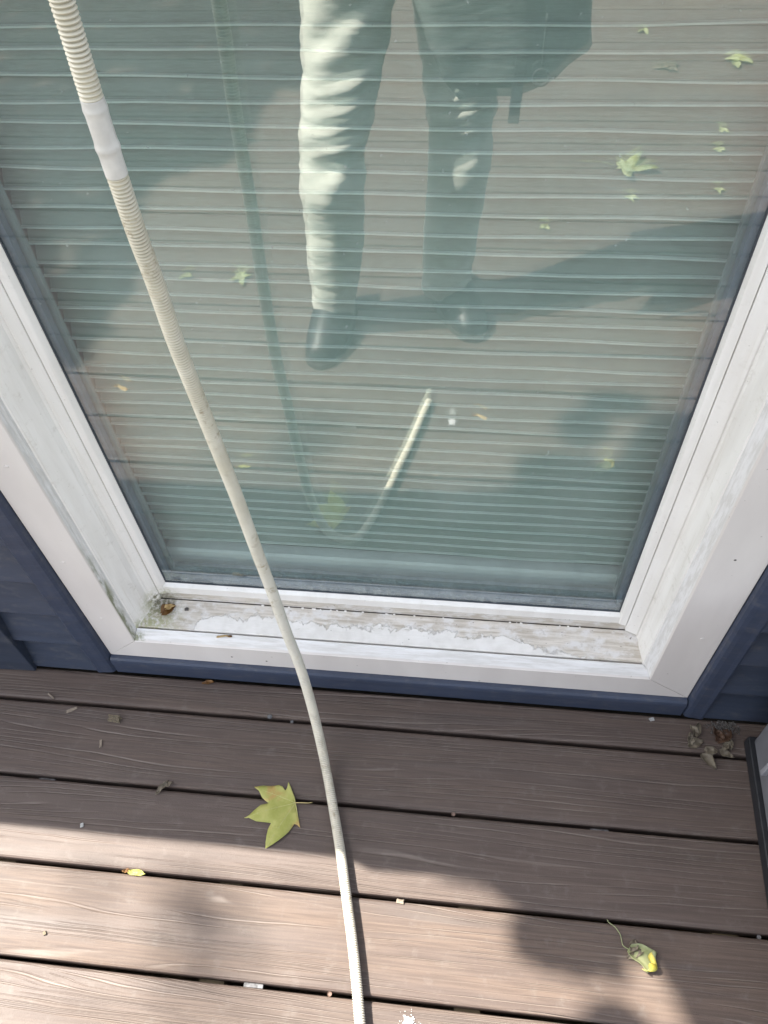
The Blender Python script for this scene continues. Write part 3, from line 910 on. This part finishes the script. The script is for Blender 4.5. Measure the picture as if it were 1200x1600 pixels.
chip('pebble', (-.635, .358, .0008), (.005, .006, .002), MAT['pebble'], .4, 'tiny white speck of paint at the shadow edge at left', 'pebble', 7)
chip('pebble', (-.641, .186, .0008), (.005, .005, .002), MAT['wood_chip'], .4, 'tiny dark crumb on a sunlit board at far left', 'crumb', 8)
nail = link('nail_head', from_bm('nail_head', (lambda b: (bmesh.ops.create_uvsphere(b, u_segments=14, v_segments=8, radius=.0048), bmesh.ops.scale(b, vec=(1, 1, .45), verts=b.verts), b)[2])(bmesh.new()), MAT['galv'], True), None, (-.342, .584, .0012))
tag(nail, 'shiny round steel nail head at the first deck gap left of the hose', 'nail')

bl2 = empty('brown_leaf', (-.476, .641, 0))
tag(bl2, 'small rust-brown leaf scrap on the deck against the blue bottom trim', 'leaf')
roll_leaf('blade', bl2, .022, .010, MAT['leaf_brown'], 2.4, 9, loc=(-.010, 0, 0), rot=.1)

# on the window sill
sb = empty('brown_leaf', (-.530, .712, .1545))
tag(sb, 'orange-brown crumpled leaf in the mossy left corner of the sill', 'leaf')
roll_leaf('blade', sb, .028, .026, MAT['leaf_brown'], 2.2, 12, loc=(-.012, -.012, .001), rot=.75, twist=.4)
roll_leaf('blade_fold', sb, .018, .016, MAT['leaf_tan'], 3.0, 13, loc=(-.006, -.002, .004), rot=.5, twist=-.7)
def samara(loc, rot, size, mat, label, rz=(0, 0), group=None):
    e = empty('samara', loc)
    tag(e, label, 'seed', group)
    ol = [(0, -.12), (.18, -.16), (.4, -.10), (.7, -.16), (1.0, -.10), (1.08, .05), (.95, .18), (.6, .16), (.35, .06), (.15, .15), (0, .10), (-.05, 0)]
    b = blade('wing', [(x * size, y * size) for x, y in ol], mat, e, lambda x, y: .0012 * math.sin(x * 150) + .001, .0006, .004)
    b.location = (0, 0, 0)
    bm = bmesh.new(); bmesh.ops.create_uvsphere(bm, u_segments=10, v_segments=6, radius=size * .15)
    bmesh.ops.scale(bm, vec=(1.2, .8, .5), verts=bm.verts); bmesh.ops.translate(bm, vec=(size * .1, 0, .0022), verts=bm.verts)
    s = link('seed', from_bm('seed', bm, MAT['leaf_brown'], True), e); s.location = (0, 0, 0)
    e.rotation_euler = (rz[0], rz[1], rot)
    return e
samara((-.408, .6725, .1392), 3.2, .026, MAT['leaf_tan'], 'tan winged maple seed on the front lip of the sill', (.55, 0))
chip('crumb', (-.498, .714, .1555), (.006, .005, .003), MAT['grit'], .3, 'small grey crumb on the sill right of the brown leaf', 'crumb', 21)

# dry leaves blown into the right corner
rng = random.Random(5)
for i, (x, y, rot, L, m, lab) in enumerate([
    (.438, .592, .4, .022, 'leaf_dry', 'leftmost pale dried leaf of the heap in the right wall corner'),
    (.462, .580, -.9, .024, 'leaf_dry', 'dried leaf lying nearest the camera in the right corner heap'),
    (.452, .612, 1.2, .020, 'leaf_dry', 'curled dried leaf standing at the back left of the corner heap'),
    (.490, .586, -.3, .018, 'leaf_dry', 'small dried leaf beside the grey box in the corner heap'),
    (.494, .604, .8, .026, 'leaf_rust', 'reddish-brown dead leaf in the middle of the corner heap'),
    (.508, .592, 1.7, .016, 'leaf_dry', 'tiny dried leaf touching the black base strip of the box')]):
    e = empty('dried_leaf', (x, y, .0005)); tag(e, lab, 'leaf')
    L *= 1.35
    roll_leaf('blade', e, L, L * .75, MAT[m], rng.uniform(2.2, 3.4), i + 30, loc=(-L / 2, 0, 0), rot=rot, twist=rng.uniform(-2, 2))
    roll_leaf('blade_fold', e, L * .7, L * .6, MAT[m], rng.uniform(2.2, 3.4), i + 50, loc=(-L / 3, .003, .004), rot=rot + 1.1, twist=rng.uniform(-2, 2))
# grit between wall and box
bm = bmesh.new()
for i in range(260):
    x = rng.gauss(.495, .014); y = rng.gauss(.634, .006); r = rng.uniform(.0006, .0022)
    if y > .645 or x > .52: continue
    ret = bmesh.ops.create_icosphere(bm, subdivisions=1, radius=r)
    for v in ret['verts']:
        v.co = Vector((v.co.x * rng.uniform(.8, 1.3), v.co.y, v.co.z * .8)) + Vector((x, y, r * .6 + rng.random() * .003))
g_ = link('grit', from_bm('grit', bm, MAT['grit']))
tag(g_, 'heap of grey grit between the blue wall and grey box', 'grit', kind='stuff')

# white splotch on a sunlit board
bm = bmesh.new()
for i in range(230):
    a = rng.uniform(0, 6.28); d = abs(rng.gauss(0, .0065))
    cx = -.040 + math.cos(a) * d * 1.1; cy = .118 + math.sin(a) * d * 1.2
    r = rng.uniform(.0004, .0030) * max(.2, 1 - d / .016)
    vs = [bm.verts.new((cx + r * rng.uniform(.7, 1.2) * math.cos(q * .785) * 1.3, cy + r * rng.uniform(.7, 1.2) * math.sin(q * .785), .0006 + i * 6e-6)) for q in range(8)]
    bm.faces.new(vs)
ret = bmesh.ops.extrude_face_region(bm, geom=list(bm.faces))
bmesh.ops.translate(bm, vec=(0, 0, .0004), verts=[q for q in ret['geom'] if isinstance(q, bmesh.types.BMVert)])
pp = link('white_splotch', from_bm('white_splotch', bm, MAT['paint']))
tag(pp, 'white splotch on the sunlit board right of the hose', 'paint spatter')

# leaves farther back on the deck, seen mirrored in the glass
def deck_leaf(loc, rot, size, mat, label, seed, flat=.25):
    e = empty('fallen_leaf', (loc[0], loc[1], 0)); tag(e, label, 'leaf')
    rg = random.Random(seed)
    b = blade('blade', lobed(size, rg), MAT[mat], e, lambda x, y: flat * (abs(x * y) * 9 + (x - size * .3) ** 2 * 4) + .004 * math.sin(x * 60 + seed), .004, size * .12)
    b.location = (-size * .3, 0, 0)
    s = tube('stem', [(-size * .3, 0, .005), (-size * .6, .004, .010), (-size * .95, .012, .006)], .0009, MAT['leaf_pale'], e, .006, 6); s.location = (0, 0, 0)
    e.rotation_euler = (0, 0, rot)
    return e
def deck_scrap(loc, rot, size, mat, label, seed):
    e = empty('fallen_leaf', (loc[0], loc[1], 0)); tag(e, label, 'leaf')
    rg = random.Random(seed)
    roll_leaf('blade', e, size, size * rg.uniform(.35, .6), MAT[mat], rg.uniform(1.6, 3.0), seed, loc=(-size / 2, 0, 0), rot=0, twist=rg.uniform(-1, 1))
    roll_leaf('blade_fold', e, size * .6, size * rg.uniform(.3, .5), MAT[mat], rg.uniform(1.6, 3.0), seed + 3, loc=(-size * .2, .006, .003), rot=rg.uniform(.5, 1.3), twist=rg.uniform(-1, 1))
    e.rotation_euler = (0, 0, rot)
deck_leaf((.465, -1.00), .3, .17, 'leaf_pale', 'largest pale maple leaf mirrored at upper right of the glass', 1, .5)
deck_leaf((-.669, -.40), 1.2, .075, 'leaf_pale', 'pale leaf with stalk mirrored in the glass left of the legs', 2, .9)
deck_scrap((-.835, -.405), -.8, .04, 'leaf_pale', 'small pale leaf mirrored right beside the hanging hose', 3)
deck_scrap((.455, -.84), .2, .045, 'leaf_pale', 'small pale leaf mirrored just below the largest mirrored leaf', 4)
deck_scrap((.188, -.683), -.7, .035, 'leaf_pale', 'small pale leaf mirrored near the middle right of the glass', 5)
deck_scrap((.90, -1.72), .4, .10, 'leaf_pale', 'long curled pale leaf mirrored at the top right of the glass', 6)
deck_scrap((.64, -1.68), -.3, .10, 'leaf_dry', 'dull leaf mirrored high in the glass left of the long curled leaf', 7)
deck_scrap((.781, -1.24), .9, .045, 'leaf_pale', 'upper of two small leaves mirrored by the right frame', 8)
deck_scrap((.750, -1.12), .2, .04, 'leaf_pale', 'lower of two small leaves mirrored by the right frame', 9)
deck_scrap((.721, -.89), .2, .035, 'leaf_pale', 'single small leaf mirrored by the right frame above the body shadow', 10)
deck_scrap((.59, -1.96), 1.4, .055, 'leaf_pale', 'pale leaf mirrored at the very top of the glass on the right', 11)
deck_scrap((.008, -1.063), .7, .04, 'leaf_pale', 'tiny leaf mirrored beside the dangling jacket strap', 12)
deck_scrap((.306, .247), .5, .03, 'leaf_dry', 'tiny dull leaf scrap near the curled leaf with long stem', 13)
samara((-.907, .046, .001), .35, .040, MAT['leaf_tan'], 'tan maple seed mirrored low on the left side of the glass')
samara((.010, .092, .001), .35, .034, MAT['leaf_tan'], 'tan maple seed mirrored right of the hose end')

# ================================================================ TREE (casts the dappled shade)
tree = empty('shade_tree', (-3.6, 2.9, -.45))
tag(tree, 'leafy tree behind the house whose boughs shade the deck corner', 'tree')
def crown_pt(x, y, z): return Vector((x, y, 0)) + SUN * (z / SUN.z)
def inpoly(x, y, P):
    c = False
    for i in range(len(P)):
        x1, y1 = P[i]; x2, y2 = P[i - 1]
        if (y1 > y) != (y2 > y) and x < (x2 - x1) * (y - y1) / (y2 - y1) + x1: c = not c
    return c
PR = [(-.07, .40), (-.03, .352), (.02, .336), (.092, .324), (.150, .300), (.122, .272), (.118, .250), (.15, .226), (.19, .216), (.262, .206), (.285, .228), (.300, .256), (.325, .260), (.345, .240), (.362, .215), (.385, .175), (.405, .125), (.44, .07), (.62, .06), (1.05, .02), (1.05, .55), (-.07, .55)]
PL = [(-1.03, -.03), (-.99, -.36), (-1.02, -.55), (-1.10, -.80), (-1.02, -.93), (-.80, -1.03), (-.81, -1.22), (-.78, -1.48), (-.60, -1.50), (-.60, -2.7), (-2.3, -2.7), (-2.3, -.03)]
def ell(cx, cy, rx, ry): return [(cx + rx * math.cos(a * .4), cy + ry * math.sin(a * .4)) for a in range(16)]
regions = [(PR, 5200, .055), (ell(.268, .122, .050, .052), 520, .040), (ell(.352, .040, .066, .030), 380, .040), (PL, 5200, .10)]
vs = []; fs = []
rng = random.Random(11)
for P, cnt, sz in regions:
    xs = [p[0] for p in P]; ys = [p[1] for p in P]; done = 0
    while done < cnt:
        x = rng.uniform(min(xs), max(xs)); y = rng.uniform(min(ys), max(ys))
        if not inpoly(x, y, P): continue
        done += 1
        c = crown_pt(x, y, rng.uniform(2.75, 3.25))
        d = Vector((rng.gauss(0, 1), rng.gauss(0, 1), rng.gauss(0, .5))).normalized()
        nn = (SUN + Vector((rng.gauss(0, .4), rng.gauss(0, .4), rng.gauss(0, .4)))).normalized()
        t = (d - nn * d.dot(nn)).normalized(); b = nn.cross(t)
        s = sz * rng.uniform(.6, 1.0); i0 = len(vs)
        vs += [c - t * s * .5, c - t * s * .15 + b * s * .33, c + t * s * .18 + b * s * .28, c + t * s * .55, c + t * s * .18 - b * s * .28, c - t * s * .15 - b * s * .33]
        fs.append(tuple(range(i0, i0 + 6)))
link('crown', mesh('crown', vs, fs, MAT['tree_leaf']), tree)
vs = []; fs = []
for cx, cy, n_, sp in [(-.46, .235, 8, .05), (-.38, .16, 5, .05)]:
    for _ in range(n_):
        c = crown_pt(rng.gauss(cx, sp), rng.gauss(cy, sp), rng.uniform(8.5, 9.5))
        d = Vector((rng.gauss(0, 1), rng.gauss(0, 1), rng.gauss(0, .5))).normalized()
        nn = (SUN + Vector((rng.gauss(0, .4), rng.gauss(0, .4), rng.gauss(0, .4)))).normalized()
        t = (d - nn * d.dot(nn)).normalized(); b = nn.cross(t); s = .07; i0 = len(vs)
        vs += [c - t * s * .5, c - t * s * .15 + b * s * .33, c + t * s * .18 + b * s * .28, c + t * s * .55, c + t * s * .18 - b * s * .28, c - t * s * .15 - b * s * .33]
        fs.append(tuple(range(i0, i0 + 6)))
link('upper_crown', mesh('upper_crown', vs, fs, MAT['tree_leaf']), tree)
tube('limb', [(-3.45, 2.3, 2.3), (-5.2, 2.6, 5.5), tuple(crown_pt(-.46, .5, 9.0))], .09, MAT['bark'], tree, .15, 8, .01)
fork = Vector((-3.45, 2.3, 2.3))
tube('trunk', [(-3.6, 2.9, -.46), (-3.55, 2.75, .6), (-3.5, 2.5, 1.5), tuple(fork)], .15, MAT['bark'], tree, .08, 12, .10)
for tx, ty in [(.25, .40), (.75, .30), (-1.6, -.9), (-1.3, -2.0)]:
    e = crown_pt(tx, ty, 2.95)
    mid = fork.lerp(e, .5) + Vector((0, .1, .12))
    tube('limb', [tuple(fork), tuple(mid), tuple(e)], .06, MAT['bark'], tree, .08, 8, .015)

# ================================================================ PERSON (seen mirrored: legs, shoes, jacket hem)
person = empty('person', (-.21, -.27, 0))
tag(person, 'person in pale trousers, black shoes and dark jacket standing mirrored in the glass', 'person')
def skin_obj(name, verts, edges, mat, parent, root=0, sub=2, wrinkle=None):
    me = bpy.data.meshes.new(name)
    me.from_pydata([v[:3] for v in verts], edges, [])
    me.materials.append(mat)
    o = link(name, me, parent)
    sk = o.modifiers.new('skin', 'SKIN'); sk.use_smooth_shade = True
    if not me.skin_vertices: me.skin_vertices.new(name='skin')
    lay = me.skin_vertices[0].data
    for i, v in enumerate(verts):
        r = v[3]
        lay[i].radius = r if isinstance(r, tuple) else (r, r)
        lay[i].use_root = (i == root)
    ss_ = o.modifiers.new('sub', 'SUBSURF'); ss_.levels = sub; ss_.render_levels = sub
    return o
# body: pelvis root, spine, head, arms to the phone, legs, feet, fingers
PH = CAM_POS - fw * .008
bv = [(-.17, -.33, .93, .13), (-.15, -.34, 1.12, .125), (-.12, -.33, 1.32, .13), (-.10, -.31, 1.44, .085), (-.085, -.28, 1.52, .055), (-.07, -.25, 1.60, .085), (-.06, -.24, 1.68, .085), (-.058, -.245, 1.74, .06)]
be = [(i, i + 1) for i in range(7)]
def add(v, prev):
    bv.append(v); be.append((prev, len(bv) - 1)); return len(bv) - 1
hl = add((-.285, -.26, .86, .085), 0); kl = add((-.335, -.205, .47, .058), hl); al = add((-.370, -.255, .080, .030), kl); tl = add((-.385, -.12, .030, .022), al)
hr = add((-.075, -.33, .86, .085), 0); kr = add((-.055, -.30, .47, .058), hr); ar = add((-.085, -.345, .080, .030), kr); tr = add((-.02, -.235, .030, .022), ar)
hands = []
for s, sx in ((-1, -.29), (1, .10)):
    sh = add((sx, -.32, 1.40, .058), 3)
    elb = add((sx + s * .06, -.16, 1.22, .042), sh)
    wr = add((PH.x + s * .075, -.085, 1.375, .027), elb)
    pm = add((PH.x + s * .062, -.055, 1.415, (.030, .018)), wr)
    hands.append((pm, s))
for pm, s in hands:
    base = Vector(bv[pm][:3])
    for k in range(4):
        p1 = base + Vector((-s * .004, .012 + .004 * k, .018 - .014 * k)); p2 = p1 + Vector((-s * .008, .026 - .003 * abs(k - 1), .008)); p3 = p2 + Vector((-s * .016, .006, .004))
        p2.y = min(p2.y, -.014); p3.y = min(p3.y, -.012)
        a = add((*p1, .009), pm); b = add((*p2, .008), a); add((*p3, .007), b)
    a = add((*(base + Vector((-s * .014, -.012, .012))), .010), pm); b = add((*(base + Vector((-s * .026, -.010, .026))), .009), a); add((*(base + Vector((-s * .034, -.004, .036))), .008), b)
body = skin_obj('body', bv, be, MAT['skin'], person, 0, 2)
# face: nose, mouth, ears, eyes sit on the head
def blob(name, loc, sc, mat, parent):
    bm = bmesh.new(); bmesh.ops.create_uvsphere(bm, u_segments=14, v_segments=10, radius=1)
    bmesh.ops.scale(bm, vec=sc, verts=bm.verts)
    return link(name, from_bm(name, bm, mat, True), parent, loc)
blob('nose', (-.06, -.158, 1.64), (.013, .022, .020), MAT['skin'], body)
blob('mouth', (-.06, -.167, 1.600), (.024, .010, .007), MAT['leaf_brown'], body)
for s in (-1, 1):
    blob('ear', (-.06 + s * .083, -.245, 1.645), (.010, .020, .030), MAT['skin'], body)
    blob('eye', (-.06 + s * .032, -.166, 1.668), (.012, .010, .009), MAT['lens'], body)
blob('hair', (-.06, -.262, 1.705), (.094, .100, .078), MAT['hair'], person)
# trousers: each leg a wrinkled sleeve, joined at the seat
def trousers():
    vs = []; fs = []
    seg = 40
    def legs(P, sd):
        path, ss = spline([p[:3] for p in P], .006)
        T = ss[-1]; zs = [p[:3] for p in P]
        i0 = len(vs)
        for i, (p, s) in enumerate(zip(path, ss)):
            u = s / T * (len(P) - 1); a = min(int(u), len(P) - 2); r = P[a][3] + (P[a + 1][3] - P[a][3]) * (u - a)
            for k in range(seg):
                an = 2 * math.pi * k / seg
                d = Vector((math.cos(an), math.sin(an), 0))
                q = p + d * r
                amp = .005 if p.z > .42 else .004
                if p.z < .12: amp = .009
                w = mnoise.noise(Vector((q.x * 11 + sd, q.y * 11, q.z * 30 + sd))) * amp + mnoise.noise(Vector((q.x * 26 + sd, q.y * 26, q.z * 60))) * amp * .45
                up_ = max(0, min(1, (p.z - .44) / .06))
                front = max(0, math.cos(an - 1.25)) ** 1.5
                ph_ = (q.z * 17 + .55 * (an - 1.25) + sd * .3 + .5 * math.sin(q.z * 21)) % 1.0
                w += (mnoise.noise(Vector((q.x * 9 + sd, q.y * 9 + an, q.z * 14))) ** 2) * .018 * front
                w += up_ * front * (.026 * (ph_ if ph_ < .72 else (1 - ph_) * 2.57) - .006)
                w += -.026 * math.exp(-((p.z - .500) / .030) ** 2) * (.15 + .85 * front)
                w += .010 * math.exp(-((p.z - .43) / .05) ** 2) * front
                vs.append(p + d * (r + w))
        n = len(path)
        for i in range(n - 1):
            for k in range(seg):
                k2 = (k + 1) % seg
                fs.append((i0 + i * seg + k, i0 + i * seg + k2, i0 + (i + 1) * seg + k2, i0 + (i + 1) * seg + k))
    legs([(-.19, -.31, 1.00, .125), (-.265, -.275, .86, .098), (-.300, -.235, .66, .080), (-.334, -.200, .47, .074), (-.348, -.215, .28, .070), (-.372, -.225, .050, .054)], 3)
    legs([(-.16, -.33, 1.00, .125), (-.085, -.33, .86, .098), (-.065, -.315, .66, .080), (-.055, -.295, .47, .072), (-.068, -.315, .28, .068), (-.085, -.325, .055, .064)], 17)
    return link('trousers', mesh('trousers', vs, fs, MAT['trouser'], True), person)
trousers()
# jacket: open hem, lower at the right side
def jacket():
    vs = []; fs = []; seg = 44; rows = 26
    for i in range(rows + 1):
        t = i / rows
        for k in range(seg):
            an = 2 * math.pi * k / seg
            cxs = math.cos(an); sn = math.sin(an)
            hem = .665 + .22 * max(0, min(1, (-cxs - .05) / .5)) - .02 * max(0, sn)
            z = hem + (1.46 - hem) * t
            f = 1 - t
            cx = -.075 - .035 * t + .02 * f; cy = -.335 + .02 * t
            rx = .205 + .055 * f ** 1.5 * max(0, cxs) if t < .8 else .205 * (1 - ((t - .8) / .2) ** 2 * .55)
            ry = .150 + .045 * f ** 2 * max(0, sn) if t < .8 else .150 * (1 - ((t - .8) / .2) ** 2 * .45)
            w = 1 + .07 * mnoise.noise(Vector((cxs * 3, sn * 3, z * 5))) + f * .045 * math.sin(an * 7 + 2 * z)
            vs.append((cx + rx * cxs * w, cy + ry * sn * w, z))
    for i in range(rows):
        for k in range(seg):
            k2 = (k + 1) % seg
            fs.append((i * seg + k, i * seg + k2, (i + 1) * seg + k2, (i + 1) * seg + k))
    o = link('jacket', mesh('jacket', vs, fs, MAT['jacket'], True), person)
    md = o.modifiers.new('thick', 'SOLIDIFY'); md.thickness = .006
    return o
jk = jacket()
for s, sx in ((-1, -.29), (1, .10)):
    path, ss = spline([(sx - s * .06, -.32, 1.405), (sx, -.32, 1.39), (sx + s * .06, -.16, 1.22), (PH.x + s * .078, -.095, 1.36)], .015)
    v, f = sweep_geo(path, [.072 - .030 * q / ss[-1] + .003 * mnoise.noise(p * 20) for p, q in zip(path, ss)], 20)
    link('sleeve', mesh('sleeve', v, f, MAT['jacket'], True), jk)
st_ = box('strap', (.012, .034, -.150, -.146, .598, .730), MAT['cord'], jk, .001)
st_.rotation_euler = (0, R(3), 0)
tube('drawcord', [(.10, -.145, .80), (.099, -.142, .75), (.100, -.140, .712)], .0022, MAT['cord'], jk, .01, 6)
bm = bmesh.new()
ring = [Vector((.100 + .015 * math.cos(a * .2618), -.140, .690 + .015 * math.sin(a * .2618))) for a in range(25)]
v, f = sweep_geo(ring, [.003] * 25, 8, False)
link('cord_ring', mesh('cord_ring', v, f, MAT['cord'], True), jk)
# shoes
def shoe(heel, toe):
    h = Vector((*heel, 0)); t = Vector((*toe, 0)); d = (t - h); L = d.length; d.normalize(); sdn = Vector((-d.y, d.x, 0))
    vs = []; fs = []; n = 20; m = 14
    for i in range(n + 1):
        u = i / n
        w = .036 + .018 * math.sin(min(1, u * 1.15) * 2.6) if u < .9 else .050
        w *= math.sqrt(max(0.03, 1 - max(0, (u - .70) / .302) ** 2.4)) * math.sqrt(max(.05, 1 - max(0, (.14 - u) / .142) ** 2))
        hgt = (.125 - .030 * u) if u < .36 else .094 * max(0, 1 - (u - .36) / .64) ** .8 * .90 + .032
        if u > .9: hgt *= math.sqrt(max(.05, 1 - ((u - .9) / .102) ** 2))
        for k in range(m):
            a = math.pi * k / (m - 1)
            c = h + d * (L * u) + sdn * (w * math.cos(a) * (1.0 if math.sin(a) < .5 else .98))
            vs.append((c.x, c.y, .016 + (hgt - .016) * max(0.0, math.sin(a)) ** .75))
    for i in range(n):
        for k in range(m - 1):
            fs.append((i * m + k, i * m + k + 1, (i + 1) * m + k + 1, (i + 1) * m + k))
        fs.append((i * m + m - 1, i * m, (i + 1) * m, (i + 1) * m + m - 1))
    fs.append(tuple(range(m))); fs.append(tuple(range(n * m, n * m + m))[::-1])
    o = link('shoe', mesh('shoe', vs, fs, MAT['shoe'], True), person)
    sv = []
    prof = []
    for i in range(n + 1):
        prof.append((vs[i * m], vs[i * m + m - 1]))
    outl = [p[0] for p in prof] + [p[1] for p in reversed(prof)]
    cx = sum(p[0] for p in outl) / len(outl); cy = sum(p[1] for p in outl) / len(outl)
    outl = [(cx + (x - cx) * 1.05, cy + (y - cy) * 1.03) for x, y, z in outl]
    loft('sole', [(x, y, .001) for x, y in outl], [(x, y, .0165) for x, y in outl], MAT['sole'], o)
    for q in (.42, .50, .58):
        c = h + d * (L * q); zt = .094 * (1 - (q - .36) / .64) ** .75 * .72 + .034
        tube('lace', [tuple(c - sdn * .025 + Vector((0, 0, zt - .008))), tuple(c + Vector((0, 0, zt + .002))), tuple(c + sdn * .025 + Vector((0, 0, zt - .008)))], .0028, MAT['cord'], o, .006, 6)
    return o
shoe((-.360, -.325), (-.392, -.045))
shoe((-.105, -.425), (.010, -.170))

# phone held at the camera
ph = empty('phone', tuple(PH))
tag(ph, 'black phone held up by the person taking the picture', 'phone')
pr = cam.matrix_world.to_euler()
bm = box_bm(-.020, .058, -.135, .022, -.0045, .0045, .004, 3)
o = link('shell', from_bm('shell', bm, MAT['phone'])); o.parent = ph
o2 = link('screen', from_bm('screen', box_bm(-.016, .054, -.130, .017, .0047, .0052), MAT['lens'])); o2.parent = ph
ph.rotation_euler = pr
